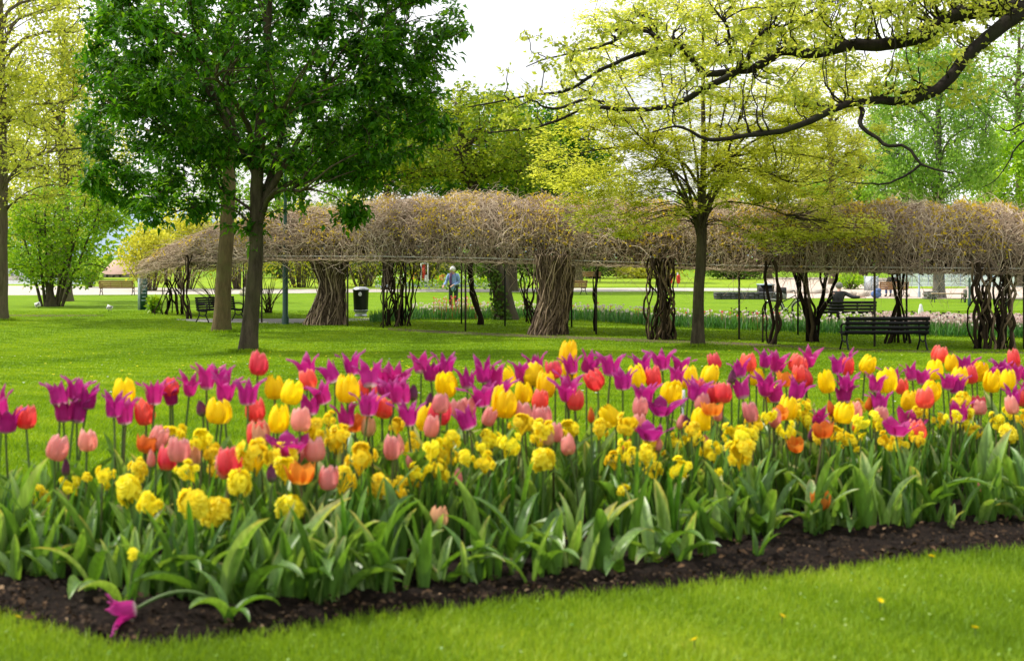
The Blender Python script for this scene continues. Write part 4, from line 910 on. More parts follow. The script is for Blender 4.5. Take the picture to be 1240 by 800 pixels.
# ------------------------------------------------------------------ bicycle
b0 = gp(949, 386); S = F / b0[1]
r = thing('bicycle', 'parked bicycle with pale saddle and mudguard behind the tulip bed', 'bicycle', b0, -.25)
def ring(R, rr_, c, n=26, a0=0, a1=2 * PI):
    a_ = np.linspace(a0, a1, n); return np.stack([c[0] + np.cos(a_) * R, np.full(n, c[1]), c[2] + np.sin(a_) * R], -1), np.full(n, rr_)
wr = .35
for cx_ in (-.4, .66):
    m = MB(); m.tubes(*ring(wr, .022, (cx_, 0, wr)), 6); wh = m.build('wheel', M['rubber'], r)
    m = MB(); m.tubes(*ring(wr - .03, .012, (cx_, 0, wr)), 5)
    for k in range(12): m.tubes([[cx_, 0, wr], [cx_ + math.cos(k * PI / 6) * wr * .5, 0, wr + math.sin(k * PI / 6) * wr * .5], [cx_ + math.cos(k * PI / 6) * (wr - .03), 0, wr + math.sin(k * PI / 6) * (wr - .03)]], np.full(3, .003), 3)
    m.build('rim', M['chrome'], wh)
    m = MB(); m.tubes(*ring(wr + .045, .022, (cx_, 0, wr), 18, .1, 2.9), 5); m.build('mudguard', M['chrome'], r)
m = MB()
for p, q in (((-.4, .35), (.08, .32)), ((-.4, .35), (-.14, .85)), ((.08, .32), (-.14, .85)), ((.08, .32), (.45, .8)), ((-.1, .62), (.44, .9)), ((.44, .9), (.66, .35))):
    m.tubes([[p[0], 0, p[1]], [(p[0] + q[0]) / 2, 0, (p[1] + q[1]) / 2], [q[0], 0, q[1]]], np.full(3, .02), 7)
m.build('frame', M['rubber'], r)
m = MB(); m.ellip((-.17, 0, .97), (.15, .09, .045)); m.tubes([[-.14, 0, .82], [-.15, 0, .9], [-.16, 0, .95]], np.full(3, .015), 6); m.build('saddle', M['leather_pale'], r)
m = MB(); m.tubes([[.25, .28, 1.05], [.4, .2, 1.08], [.42, 0, 1.05], [.4, -.2, 1.08], [.25, -.28, 1.05]], np.full(5, .016), 6); m.tubes([[.44, 0, .88], [.43, 0, 1.0], [.42, 0, 1.06]], np.full(3, .017), 6); m.build('handlebar', M['rubber'], r)
m = MB(); m.tubes(*ring(.09, .008, (.08, -.05, .32)), 5); m.box((.08, -.1, .22), (.09, .06, .02)); m.box((.08, .1, .42), (.09, .06, .02)); m.build('pedal', M['chrome'], r)

# ------------------------------------------------------------------ people
def skin_mesh(verts, edges, radii, sub=2):
    me = bpy.data.meshes.new('tmp'); me.from_pydata([tuple(v) for v in verts], edges, [])
    o = bpy.data.objects.new('tmp', me); COL.objects.link(o)
    md = o.modifiers.new('s', 'SKIN'); sv = me.skin_vertices[0].data
    for i, rr_ in enumerate(radii): sv[i].radius = (rr_, rr_) if np.ndim(rr_) == 0 else rr_; sv[i].use_root = (i == 0)
    md.use_smooth_shade = True
    s = o.modifiers.new('u', 'SUBSURF'); s.levels = sub; s.render_levels = sub
    dg = bpy.context.evaluated_depsgraph_get(); ne = bpy.data.meshes.new_from_object(o.evaluated_get(dg))
    bpy.data.objects.remove(o); ne.polygons.foreach_set('use_smooth', np.ones(len(ne.polygons), bool)); return ne
def person(label, loc, rz, J, hair, coat, legs, hairlong=.0, scale=1.0, extra=None):
    """J: pelvis chest neck head, (shoulder elbow wrist)x2, (hip knee ankle toe)x2"""
    root = thing('person', label, 'person', loc, rz); root.scale = (scale,) * 3
    V = []; E = []; R = []
    def ch(pts, rs, start=None):
        p = start
        for q, r_ in zip(pts, rs):
            V.append(np.array(q, float)); R.append(r_); i = len(V) - 1
            if p is not None: E.append((p, i))
            p = i
        return p
    pel, chs, nk, hd = [np.array(J[k], float) for k in ('pelvis', 'chest', 'neck', 'head')]
    up = unit(hd - nk)
    ch([pel], [.13]); c = ch([(pel + chs) / 2, chs], [.125, .14], 0)
    n_ = ch([nk], [.052], c); ch([nk + up * .07, hd, hd + up * .085], [.062, .088, .068], n_)
    fwd = np.array(J.get('face', (0, -1, 0)), float)
    for s in 'LR':
        sh, el, wr_ = [np.array(J[k + s], float) for k in ('sh', 'el', 'wr')]
        i = ch([sh, (sh + el) / 2, el, (el + wr_) / 2, wr_], [.058, .048, .04, .036, .026], c)
        d = unit(wr_ - el); side = unit(np.cross(d, [0, 0, 1.0])); palm = ch([wr_ + d * .05], [(.034, .02)], i)
        for k in range(4):
            f0 = wr_ + d * .09 + side * (k - 1.5) * .021; L = (.06, .075, .078, .065)[k]
            ch([f0, f0 + d * L * .55 - [0, 0, .012], f0 + d * L * .9 - [0, 0, .035]], [.0105, .0095, .008], palm)
        t0 = wr_ + d * .035 + side * .04; ch([t0, t0 + d * .035 + side * .02 - [0, 0, .01]], [.012, .009], palm)
        hp, kn, an, to = [np.array(J[k + s], float) for k in ('hip', 'kn', 'an', 'to')]
        ch([hp, (hp + kn) / 2, kn, (kn + an) / 2, an, to], [.088, .075, .058, .052, .038, .035], 0)
    me = skin_mesh(V, E, R)
    body = link('body', me, M['skin'], root)
    # face
    fx = unit(np.cross(up, fwd)); m = MB()
    m.ellip(hd + fwd * .098 - up * .012, (.014, .02, .024), 8, 6); m.ellip(hd + fx * .092 - up * .01, (.02, .02, .034), 8, 6); m.ellip(hd - fx * .092 - up * .01, (.02, .02, .034), 8, 6)
    m.build('face', M['skin'], root)
    m = MB(); [m.ellip(hd + fwd * .082 + fx * s * .034 + up * .018, (.013, .01, .008), 8, 6) for s in (-1, 1)]; m.ellip(hd + fwd * .084 - up * .05, (.024, .01, .006), 8, 6); m.build('eyes_and_mouth', M['cloth_purple'], root)
    m = MB(); n = 40
    m.ellip(hd + up * .03 - fwd * .03, (.108, .108, .11), 14, 10); 
    for i in range(n):
        u = rvec(1)[0]; u = u - fwd * max(0, u @ fwd) * 1.1
        if u @ up < -.35 - hairlong: u = u - up * (u @ up)
        q = hd + up * .03 - fwd * .02 + unit(u) * .1; m.ellip(q, (.024, .024, .024), 7, 5)
    m.build('hair', hair, root)
    # jacket: hem to neck with sleeves
    hem = np.array(J['hem'], float)
    V, E, R = [], [], []
    ch([(pel + chs) / 2 + up * .03], [.165]); ch([pel, hem], [.18, .175 if not J.get('sit') else .16], 0); c = ch([chs, chs + (nk - chs) * .55], [.175, .11], 0); ch([nk - up * .015], [.075], c)
    for s in 'LR':
        sh, el, wr_ = [np.array(J[k + s], float) for k in ('sh', 'el', 'wr')]
        ch([sh, (sh + el) / 2, el, (el + wr_) / 2, wr_ - unit(wr_ - el) * .015], [.078, .068, .06, .055, .047], c - 1)
    link('jacket', skin_mesh(V, E, R), coat, root)
    V, E, R = [], [], []
    ch([pel], [.15])
    for s in 'LR':
        hp, kn, an = [np.array(J[k + s], float) for k in ('hip', 'kn', 'an')]
        ch([hp, (hp + kn) / 2, kn, (kn + an) / 2, an + (kn - an) * .12], [.108, .092, .078, .07, .062], 0)
    link('trousers', skin_mesh(V, E, R), legs, root)
    for s in 'LR':
        an, to = np.array(J['an' + s], float), np.array(J['to' + s], float)
        m = MB(); m.tubes(np.array([an + (an - to) * .35 - [0, 0, .03], an - [0, 0, .02], to, to + (to - an) * .25]), np.array([.03, .055, .05, .025]), 8, cap=True); m.build('shoe', M['rubber'], root)
    return root
J = dict(pelvis=(0, .02, .98), chest=(0, 0, 1.32), neck=(0, -.04, 1.5), head=(-.02, -.07, 1.63), face=(-.35, -.93, 0), hem=(0, .02, .74),
         shL=(-.19, -.02, 1.42), elL=(-.27, -.1, 1.14), wrL=(-.28, -.36, 1.02), shR=(.19, -.02, 1.42), elR=(.25, -.02, 1.13), wrR=(.08, -.26, 1.03),
         hipL=(-.1, .02, .92), knL=(-.11, -.04, .5), anL=(-.11, .03, .09), toL=(-.13, -.13, .045), hipR=(.1, .02, .92), knR=(.11, 0, .5), anR=(.11, .06, .09), toR=(.12, -.1, .045))
pw = gp(549, 376.5)
wm = person('white haired person in a light blue jacket standing behind the tulips beneath the pergola', pw, -.25, J, M['hair_white'], M['coat_blue'], M['cloth_green'], .2, 1.1)
m = MB(); m.tubes([[-.05, -.14, 1.5], [-.07, -.165, 1.3], [-.06, -.175, 1.1], [-.05, -.165, .95]], np.array([.06, .05, .045, .04]), 8, cap=True); m.build('scarf', M['cloth_purple'], wm)
# person on the black bench, seen from behind
yb = np.array(mb_.location)
J2 = dict(sit=True, pelvis=(0, .06, .56), chest=(.02, -.03, .95), neck=(.04, 0, 1.13), head=(.06, .05, 1.26), face=(.5, .86, 0), hem=(0, .05, .5),
          shL=(-.2, -.03, 1.05), elL=(-.27, .06, .78), wrL=(-.14, .3, .68), shR=(.22, -.03, 1.05), elR=(.45, -.2, .92), wrR=(.68, -.26, .93),
          hipL=(-.1, .1, .54), knL=(-.13, .52, .52), anL=(-.13, .5, .1), toL=(-.14, .66, .05), hipR=(.1, .1, .54), knR=(.14, .52, .52), anR=(.14, .56, .1), toR=(.16, .72, .05))
person('grey haired person in a dark jacket sitting with one arm along the black bench', yb + [-.28, -.03, 0], 0, J2, M['hair_grey'], M['cloth_dark'], M['cloth_dark'], .0, 1.08)
yb = np.array(fb.location)
J3 = dict(J2); J3.update(elR=(.3, .05, .8), wrR=(.12, .3, .7), head=(.03, .03, 1.27), face=(0, 1, 0))
person('dark haired person in a dark top sitting on the brown wooden bench', yb + [.0, .02, 0], .1, J3, M['hair_dark'], M['cloth_dark'], M['cloth_blue'], .1, 1.02)
m = MB(); m.ellip((0, 0, .22), (.3, .24, .22), 14, 10); m.ellip((.1, -.05, .42), (.18, .16, .14), 12, 8); m.tubes([[-.15, 0, .38], [0, 0, .62], [.15, 0, .4]], np.full(3, .02), 6)
tag(m.build('bag', M['cloth_blue'], None, loc=gp(1061, 361)), 'blue bag set down left of the person on the brown bench', 'bag')
# ------------------------------------------------------------------ flower bed soil
EDGE = [(-260, 700), (-160, 722), (-80, 735), (0, 746), (27, 755), (77, 769), (110, 777), (154, 786), (209, 783), (258, 777), (340, 767), (395, 757), (450, 748), (505, 742), (560, 738), (615, 729), (680, 723), (745, 718), (820, 713), (857, 706), (905, 703), (966, 697), (1023, 689), (1077, 681), (1125, 674), (1192, 668), (1240, 664), (1320, 655), (1420, 646), (1560, 634), (1700, 622)]
EW = np.array([gp(x_, y_ + (5 if x_ > 300 else 3)) for x_, y_ in EDGE])
def edge_y(x): return np.interp(x, EW[:, 0], EW[:, 1])
# back of the bed in world x
BX = np.array([-2.6, -2.0, -1.5, -.8, 0, 1, 2, 3, 4.5]); BD = np.array([.25, .9, 1.45, 1.9, 2.2, 2.35, 2.45, 2.5, 2.5])
def back_y(x): return edge_y(x) + np.interp(x, BX, BD)
def in_bed(x, y, mar=0.0): return (y > edge_y(x) + mar) & (y < back_y(x) - mar) & (x > -2.55)
from mathutils import noise as mnoise
xs = np.arange(-2.6, 4.4, .022); nv = 90
G = np.zeros((nv, len(xs), 3)); tt = np.linspace(0, 1, nv)[:, None]
G[..., 0] = xs[None]; G[..., 1] = edge_y(xs)[None] * (1 - tt) + back_y(xs)[None] * tt
prof = np.minimum(1, np.minimum(tt / .07, (1 - tt) / .07))
hz = np.zeros(G.shape[:2])
for i in range(nv):
    for j in range(len(xs)):
        p = Vector((G[i, j, 0] * 9, G[i, j, 1] * 9, 0)); q = p * 3.1
        hz[i, j] = mnoise.noise(p) * .028 + abs(mnoise.noise(q)) * .028 + mnoise.noise(q * 2.7) * .008
G[..., 2] = ground(G[..., 1]) - .012 + prof * (.035 + hz) + .016
m = MB(); m.grid(G); tag(m.build('soil', M['soil']), 'dark mulched soil of the flower bed', kind='structure')
n = 9000; x = rnd(-2.3, 4.2, n); tt = rnd(.01, .75, n) ** 1.6; y = edge_y(x) * (1 - tt) + back_y(x) * tt
C = np.stack([x, y, ground(y) + .03 + rnd(0, .035, n)], -1); sz = np.abs(RNG.normal(0, .008, n)) + .004
m = MB(); m.leaves(C, unit(rvec(n) * [1, 1, .35]), unit(rvec(n) * .6 + [0, 0, 1]), sz * 1.6, sz, np.where(RNG.random(n) < .035, rnd(.8, 1, n), np.clip(RNG.normal(.25, .22, n), 0, .7)), .2, .1)
tag(m.build('mulch', M['chip']), 'scattered bark chips and crumbs on the bed soil', kind='stuff')

# ------------------------------------------------------------------ grass
def blades(name, x, y, h, wd, mat, label, lean=.45):
    n = len(x); b = np.stack([x, y, ground(y) - .004], -1); az = rnd(0, 2 * PI, n); fc = rnd(0, 2 * PI, n)
    L = np.stack([np.cos(az), np.sin(az), np.zeros(n)], -1) * (np.abs(RNG.normal(0, lean, n)) * h)[:, None]
    S = np.stack([np.cos(fc), np.sin(fc), np.zeros(n)], -1) * (wd * .5)[:, None]
    Z = np.array([0, 0, 1.0]) * h[:, None]
    V = np.stack([b - S, b + S, b + L * .35 + Z * .6 + S * .75, b + L * .35 + Z * .6 - S * .75, b + L + Z * .97], 1).reshape(-1, 3)
    k = np.arange(n)[:, None] * 5
    m = MB()
    pat = .13 * np.sin(x * .9 + 1.3 * np.sin(y * .35)) * np.clip((y - 8) / 10, 0, 1) + .1 * np.sin(x * 3.1 + np.sin(y * 2.3)) + .08 * np.sin(y * 5.1 + x * 1.7) + .06 * np.sin(x * 11 + y * 7)
    m.add(V, Q=k + np.array([[0, 1, 2, 3]]), T=k + np.array([[3, 2, 4]]), a=np.repeat(np.clip(RNG.normal(.5, .1, n) + pat, 0, 1), 5))
    return tag(m.build(name, mat), label, kind='stuff')
def scatter(n, y0, y1, pw=1.0, pad=.06):
    y = y0 + (y1 - y0) * RNG.random(n) ** pw; x = (RNG.random(n) - .5) * 2 * (.36 * y + 2.6 + pad); return x, y
x, y = scatter(640000, 3.2, 6.4); k = y < edge_y(x) + .012 + RNG.normal(0, .016, len(x)); k &= (x > -4.5)
x, y = x[k], y[k]; nn = len(x); near = np.clip((edge_y(x) - y) / .05, 0, 1)
blades('grass', x, y, rnd(.018, .042, nn) * (1 + .55 * (1 - near) * RNG.random(nn)), rnd(.0028, .0052, nn), M['blade'], 'short bright lawn grass in front of the flower bed')
x, y = scatter(420000, 4.6, 17, 1.3); k = (y > back_y(x) - .02) | ((x < -1.45) & (y > edge_y(x) + np.interp(x, BX, BD)))
x, y = x[k], y[k]; nn = len(x)
blades('grass', x, y, rnd(.025, .05, nn), rnd(.005, .011, nn), M['blade_mid'], 'mown lawn grass just behind the flower bed', .6)
x, y = scatter(600000, 15, 62, 1.2); nn = len(x)
pxx = x * F / y + CX; pyy = HY + F * (ZC - ground(y)) / y
k = ~((pyy > 385.5) & (pyy < 390.5) & (pxx > 225) & (pxx < 420)); k &= ~(np.abs(pyy - np.interp(pxx, [470, 563, 722, 895, 1059, 1300], [398.5, 403.7, 410, 416.5, 424.7, 429])) < 1.3) | (pxx < 490) | (RNG.random(nn) < .3); x, y = x[k], y[k]; nn = len(x)
blades('grass', x, y, rnd(.02, .04, nn), rnd(.014, .034, nn), M['blade_mid'], 'mown lawn grass further back around the trees', .8)
tx, ty2 = [], []
for bx_, by_, r0 in ((300, 427, .2), (268, 402, .27), (845, 420, .17), (-2, 388, .33)):      # longer uncut grass round the trunks
    p = gp(bx_, by_); a_ = rnd(0, 2 * PI, 900); rr_ = r0 * 1.25 + np.abs(RNG.normal(0, .16, 900)); tx.append(p[0] + np.cos(a_) * rr_); ty2.append(p[1] + np.sin(a_) * rr_)
tx, ty2 = np.concatenate(tx), np.concatenate(ty2)
blades('grass', tx, ty2, rnd(.04, .14, len(tx)), rnd(.012, .025, len(tx)), M['blade_mid'], 'longer uncut grass round the feet of the trunks')
# clover, daisies: tiny pale bits in the near lawn
x, y = scatter(1300, 3.4, 5.6); k = y < edge_y(x) - .03; x, y = x[k], y[k]; nn = len(x)
m = MB(); C = np.stack([x, y, ground(y) + rnd(.015, .03, nn)], -1); m.leaves(C, unit(rvec(nn) * [1, 1, .3]), unit(rvec(nn) * .5 + [0, 0, 1]), rnd(.008, .016, nn), rnd(.008, .014, nn), RNG.random(nn), .1)
tag(m.build('clover', leafmat('clover leaf', [(0, (.1, .22, .02)), (.7, (.2, .33, .05)), (1, (.34, .42, .14))], .2)), 'tiny clover leaves in the front lawn', kind='stuff')
def tiny_flowers(n, y0, y1, sz, mat, name, label):
    x, y = scatter(n, y0, y1); k = (y > back_y(x) + .1); x, y = x[k], y[k]; nn = len(x)
    m = MB(); C = np.stack([x, y, ground(y) + .045], -1)
    for a_ in (0, 2.1, 4.2): m.leaves(C, np.tile([math.cos(a_), math.sin(a_), .2], (nn, 1)), np.tile([0, -.3, 1.0], (nn, 1)), sz, sz * .9, RNG.random(nn), .05)
    tag(m.build(name, mat), label, kind='stuff')
tiny_flowers(110, 7, 30, .022, M['spray'], 'daisies', 'tiny white daisies dotted in the lawn behind the bed')
tiny_flowers(120, 18, 34, .03, M['p_daff'], 'buttercups', 'tiny yellow flowers dotted in the lawn behind the bed')

# ------------------------------------------------------------------ leaf and bloom meshes (shared by the copies)
def leaf_mesh(L, W, a0, a1, twist, fold, kind='tulip', pw=1.4):
    n, mcol = 11, 5
    s = np.linspace(0, 1, n); ang = a0 + (a1 - a0) * s ** pw
    dx = np.concatenate([[0], np.cumsum(np.sin(ang[:-1]) * L / (n - 1))]); dz = np.concatenate([[0], np.cumsum(np.cos(ang[:-1]) * L / (n - 1))])
    wprof = np.interp(s, [0, .12, .4, .7, .9, 1], [.45, .7, 1, .82, .4, .03] if kind == 'tulip' else [.8, .95, 1, .95, .7, .1]) * W / 2
    t = np.linspace(-1, 1, mcol)
    G = np.zeros((n, mcol, 3)); nx, nz = -np.cos(ang), np.sin(ang)
    cup = (t ** 2) * fold
    tw = twist * s
    wav = .12 * np.sin(s * 9 + 1.3) * (1 if kind == 'tulip' else .2)
    for j in range(mcol):
        lat = t[j] * wprof; up = (cup[j] + wav * t[j] * .5) * wprof
        G[:, j, 0] = dx + nx * (up * np.cos(tw)) + nx * lat * np.sin(tw) * .6
        G[:, j, 1] = lat * np.cos(tw)
        G[:, j, 2] = dz + nz * (up * np.cos(tw)) + nz * lat * np.sin(tw) * .6
    a = .42 + .1 * np.abs(np.linspace(-1, 1, mcol))[None] + .25 * s[:, None] ** 3 + .1 * np.sin(np.arange(mcol) * 2.2)[None]
    m = MB(); m.grid(G, a=a); return m.mesh('leaf')
TL = [leaf_mesh(rnd(.27, .42), rnd(.044, .075), rnd(.04, .34), rnd(.28, 1.65), rnd(-.9, .9), rnd(.5, 1.1), pw=rnd(1.2, 2.4)) for _ in range(20)]
TLB = [leaf_mesh(rnd(.3, .42), rnd(.06, .092), rnd(.25, .55), rnd(1.6, 2.6), rnd(-.7, .7), rnd(.4, .8), pw=rnd(1.0, 1.6)) for _ in range(10)]
DL = [leaf_mesh(rnd(.3, .44), rnd(.014, .022), rnd(.03, .25), rnd(.15, 1.1), rnd(-.8, .8), .3, 'daff', rnd(1.6, 3)) for _ in range(12)]
for me in TL + TLB: me.materials.append(M['leaf_tulip'])
for me in DL: me.materials.append(M['leaf_daff'])

def bloom_mesh(kind, seed):
    r = np.random.default_rng(seed); m = MB(); n, mc = 9, 7
    s = np.linspace(0, 1, n); t = np.linspace(-1, 1, mc)
    ks = [0, .12, .35, .65, .88, 1]
    if kind == 'cup': rp, zp, wp, H, R = [.14, .68, 1, .96, .78, .6], [0, .05, .3, .66, .92, 1.0], [.5, .85, 1, .95, .62, .08], .082, .034
    elif kind == 'egg': rp, zp, wp, H, R = [.14, .7, 1.02, 1.0, .8, .5], [0, .04, .27, .62, .9, 1.0], [.5, .85, 1, .98, .7, .1], .09, .037
    elif kind == 'lily': rp, zp, wp, H, R = [.14, .6, .78, .85, 1.15, 1.62], [0, .06, .3, .62, .88, 1.0], [.5, .85, .92, .72, .36, .03], .08, .034
    elif kind == 'open': rp, zp, wp, H, R = [.14, .7, 1.05, 1.2, 1.3, 1.3], [0, .05, .28, .62, .9, 1.0], [.5, .85, 1, .9, .55, .06], .07, .036
    elif kind == 'splay': rp, zp, wp, H, R = [.14, .7, 1.1, 1.6, 2.1, 2.4], [0, .05, .26, .52, .7, .78], [.5, .85, .95, .75, .42, .04], .075, .034
    else: rp, zp, wp, H, R = [.2, .75, 1, .8, .4, .12], [0, .08, .3, .66, .9, 1.0], [.6, .9, 1, .95, .7, .2], .058, .016
    for k in range(6):
        out_ = k % 2; ph = k * PI / 3 + r.normal(0, .08)
        rr_ = np.interp(s, ks, rp) * R * (1.05 if out_ else .95) * (1 + r.normal(0, .04)); z = np.interp(s, ks, zp) * H * (1 + r.normal(0, .04))
        flare = r.normal(0, .13 if kind not in ('lily', 'splay') else .26); rr_ = rr_ * (1 + flare * s ** 2)
        w_ = np.interp(s, ks, wp) * .72
        phi = ph + t[None] * w_[:, None] + r.normal(0, .03) * s[:, None]
        rad = rr_[:, None] * (1 - .10 * t[None] ** 2 * s[:, None] - .05 * (1 - np.abs(t[None])) * s[:, None]) + .0012 * np.sin(t[None] * 9 + k)
        zz = z[:, None] - .12 * H * (t[None] ** 2) * s[:, None] ** 3
        G = np.stack([rad * np.cos(phi), rad * np.sin(phi), zz * np.ones((1, mc))], -1)
        m.grid(G, a=np.repeat(s[:, None], mc, 1))
    return m.mesh('bloom')
BL = {k: [bloom_mesh(k, i * 7 + j) for i in range(9)] for j, k in enumerate(('cup', 'egg', 'lily', 'open', 'splay', 'bud'))}
def daff_mesh(seed, nf, spread, fr):
    r = np.random.default_rng(seed); m = MB()
    for f in range(nf):
        u = r.normal(size=3); u[2] = abs(u[2]) * .75 - .25; u /= np.linalg.norm(u)
        c = u * spread * r.uniform(.55, 1.15) * np.array([.85, .85, 1.15])
        a_ = np.cross(u, [0, 0, 1.0] if abs(u[2]) < .9 else [1.0, 0, 0]); a_ /= np.linalg.norm(a_); b_ = np.cross(u, a_)
        for ringi, (np_, rad, lift) in enumerate(((6, 1.0, .05), (6, .72, .3), (5, .42, .5))):
            for k in range(np_):
                ph = k * 2 * PI / np_ + ringi * .5 + r.normal(0, .12); d = np.cos(ph) * a_ + np.sin(ph) * b_; sd_ = np.cross(u, d)
                L = fr * rad * r.uniform(.85, 1.1); ss = np.array([0, .35, .75, 1.0]); ww = np.array([.14, .4, .42, .1]) * fr * (.9 if ringi < 2 else .7)
                P = c[None] + d[None] * (ss * L)[:, None] + u[None] * (lift * fr * ss ** .7 + r.normal(0, .05) * fr * ss ** 2)[:, None]
                G = np.stack([P - sd_ * ww[:, None], P + u * .06 * fr, P + sd_ * ww[:, None]], 1)
                m.grid(G, a=np.repeat(ss[:, None] * .8 + .1 * ringi, 3, 1))
        m.tubes(np.array([[0, 0, -spread * .9], c * .5 - [0, 0, spread * .3], c]), np.array([.002, .002, .002]), 4, a=.2)
    return m.mesh('bloom')
DB = [daff_mesh(100 + i, nf, .045, .0185) for i, nf in enumerate((8, 11, 14, 9, 12, 7))]
DR = [daff_mesh(200 + i, 14, .026, .024) for i in range(3)]
DS = [daff_mesh(300 + i, nf, .02, .019) for i, nf in enumerate((2, 3, 4))]
for me in DB + DR + DS: me.materials.append(M['p_daff'])
variants = {}
def bloom_data(kind, mat):
    if (kind, mat) not in variants:
        L = []
        for me in BL[kind]: c = me.copy(); c.materials.append(M[mat]); L.append(c)
        variants[(kind, mat)] = L
    return variants[(kind, mat)]

# ------------------------------------------------------------------ where every flower stands
TP = """R312,440 P250,456 P269,453 P271,471 P300,475 b246,489 Y264,499 R309,497 R313,527 Y333,470 Y350,475 P373,441 R376,458 P406,449 P427,441 Y336,509 P375,488 P394,474 Y421,472 Y448,461 P465,461 P477,458 P420,502 R462,493 P445,488 C446,517 Q348,536 K363,508 K277,563 b330,567 K397,578 O430,510 O364,572 K475,543
R32,505 P73,476 P92,472 P77,497 P105,480 P93,496 P138,490 Y150,474 P152,498 R177,499 P187,475 P209,477 P229,465 R206,468 K66,542 K105,534 O175,536 K188,529 K215,544 c40,576 b80,562 P3,488 P7,508
P510,438 P522,448 P539,440 Y542,464 P566,457 P585,447 P600,455 Y616,457 P633,450 P650,440 R672,447 Y687,430 P693,441 Y692,448 Y661,468 Y635,477 R653,484 P585,477 P603,472 Y609,490 P569,504 K567,492 K588,504 R530,499 P494,500 b518,481 b499,470 Y516,507 P485,473 R696,484 P688,466 K636,500 K689,538 K480,538 c496,552 c554,573
P710,437 R724,458 P739,441 P754,458 P778,439 P802,435 P823,440 R792,457 Y773,457 P819,454 Y834,458 Y858,454 R868,436 P780,479 Q801,489 Y812,476 P844,473 R863,477 R876,476 K850,486 O862,493 K775,494 Y746,503 o716,499 Q786,520 Y850,508 o756,533 c859,529 P900,470 b886,452 P897,446 R907,439 b834,507
P925,434 P938,438 R960,439 P979,432 Y916,456 O952,458 R977,457 P961,471 P927,466 Y1004,463 P1014,441 P1028,437 Y1047,441 P1026,463 P1022,475 P1059,463 Y1075,463 P1065,484 o1052,486 K911,499 Y952,496 K1037,497 K1067,503 Y1021,500 o1009,491 O965,536 c998,512 P988,501 b982,522 o1036,512
R1132,428 R1141,430 Y1132,449 Y1153,440 Y1161,456 Y1183,448 P1197,449 R1229,435 P1105,450 P1117,455 R1121,458 P1081,455 P1061,466 Y1125,474 Y1102,486 R1120,482 R1177,454 P1148,461 P1158,466 Y1201,463 Y1220,461 P1229,452 P1227,480 P1213,446 Q1096,504 Q1085,513 K1188,493 P1169,441 o1066,490 R1239,481 K1227,491 P1162,498 P1246,470 Y1256,455 R1262,470 P1275,448"""
DP = """D253,543 D304,554 D377,520 D406,531 R274,588 D337,581 D413,568 R460,593 D260,567 D50,588 D76,588 s99,581 s117,577 D133,575 D167,562 D209,524 R165,595 D224,577 D499,536 D481,567 D513,572 D533,576 D549,522 D542,547 D562,549 D578,543 D610,529 D632,520 D650,516 D670,529 R653,558 D751,527 D763,501 D757,547 D780,543 D796,545 D791,556 D825,535 D845,538 D877,538 D865,549 s870,572 D903,538 D834,520 D927,508 D970,498 D901,522 D904,536 D974,513 D1011,507 D997,530 D1017,536 D1045,515 D1043,534 D1162,489 D1171,491 D1071,522 D1044,510 D1098,524 D1113,537 D1115,507 D1160,507 D1175,509 D1207,515 R1216,528 D1223,500 D1149,511 D1134,507 D1239,502 R237,613 R261,624 R345,620 s158,673 D240,530 D395,510 D720,515 D655,528 D590,533 D745,545 D770,558 D920,497 D1006,520 D1060,512 D520,548 D490,585 s435,557 s1120,500 D386,535 D420,523 s752,594 D190,600 D350,560 D440,575 D590,555 D690,520 D815,560 D955,520 D1085,545 D1190,530 D1255,520 D470,525"""
def parse(t): return [(w_[0], *map(float, w_[1:].split(','))) for w_ in t.split()]
ORD = ['first', 'second', 'third', 'fourth', 'fifth', 'sixth', 'seventh', 'eighth', 'ninth', 'tenth', 'eleventh', 'twelfth', 'thirteenth', 'fourteenth', 'fifteenth', 'sixteenth', 'seventeenth', 'eighteenth', 'nineteenth']
TENS = {2: ('twentieth', 'twenty'), 3: ('thirtieth', 'thirty'), 4: ('fortieth', 'forty'), 5: ('fiftieth', 'fifty'), 6: ('sixtieth', 'sixty'), 7: ('seventieth', 'seventy'), 8: ('eightieth', 'eighty'), 9: ('ninetieth', 'ninety')}
def ordinal(i):
    if i < 20: return ORD[i - 1]
    if i < 100: return TENS[i // 10][0] if i % 10 == 0 else TENS[i // 10][1] + '-' + ORD[i % 10 - 1]
    return 'hundredth' if i == 100 else 'hundred and ' + ordinal(i - 100)
KIND = {'P': ('lily', 'p_purple', 'magenta lily flowered tulip', 1.0), 'Q': ('splay', 'p_purple', 'wide open magenta tulip', 1.0), 'R': ('cup', 'p_red', 'coral red cup shaped tulip', 1.0), 'Y': ('egg', 'p_yellow', 'large golden yellow tulip', 1.05),
        'K': ('cup', 'p_pink', 'shorter salmon pink tulip', .88), 'O': ('open', 'p_orange', 'open orange tulip', .85), 'o': ('bud', 'p_orange', 'slim closed orange tulip', 1.0), 'C': ('cup', 'p_peach', 'pale peach tulip', .85), 'c': ('bud', 'p_pink', 'small closed pinkish tulip bud', .95), 'b': ('bud', 'p_bud', 'closed dusky purple tulip bud', 1.0)}
def bed_spot(px, py):
    """depth inside the bed: the higher a bloom shows, the further back its plant stands"""
    for _ in range(1):
        x0 = (px - CX) * 5.0 / F
    f = float(np.clip(np.interp(py, [430, 455, 500, 560, 620, 680], [1.95, 1.6, 1.15, .75, .48, .42]) + RNG.normal(0, .12), .1, 2.2))
    Y = 5.0
    for _ in range(12):
        x = (px - CX) * Y / F; f2 = min(f, float(np.interp(x, BX, BD)) - .12); Y = float(edge_y(x)) + f2
        Z = ZC - (py - HY) * Y / F
    return x, Y, Z
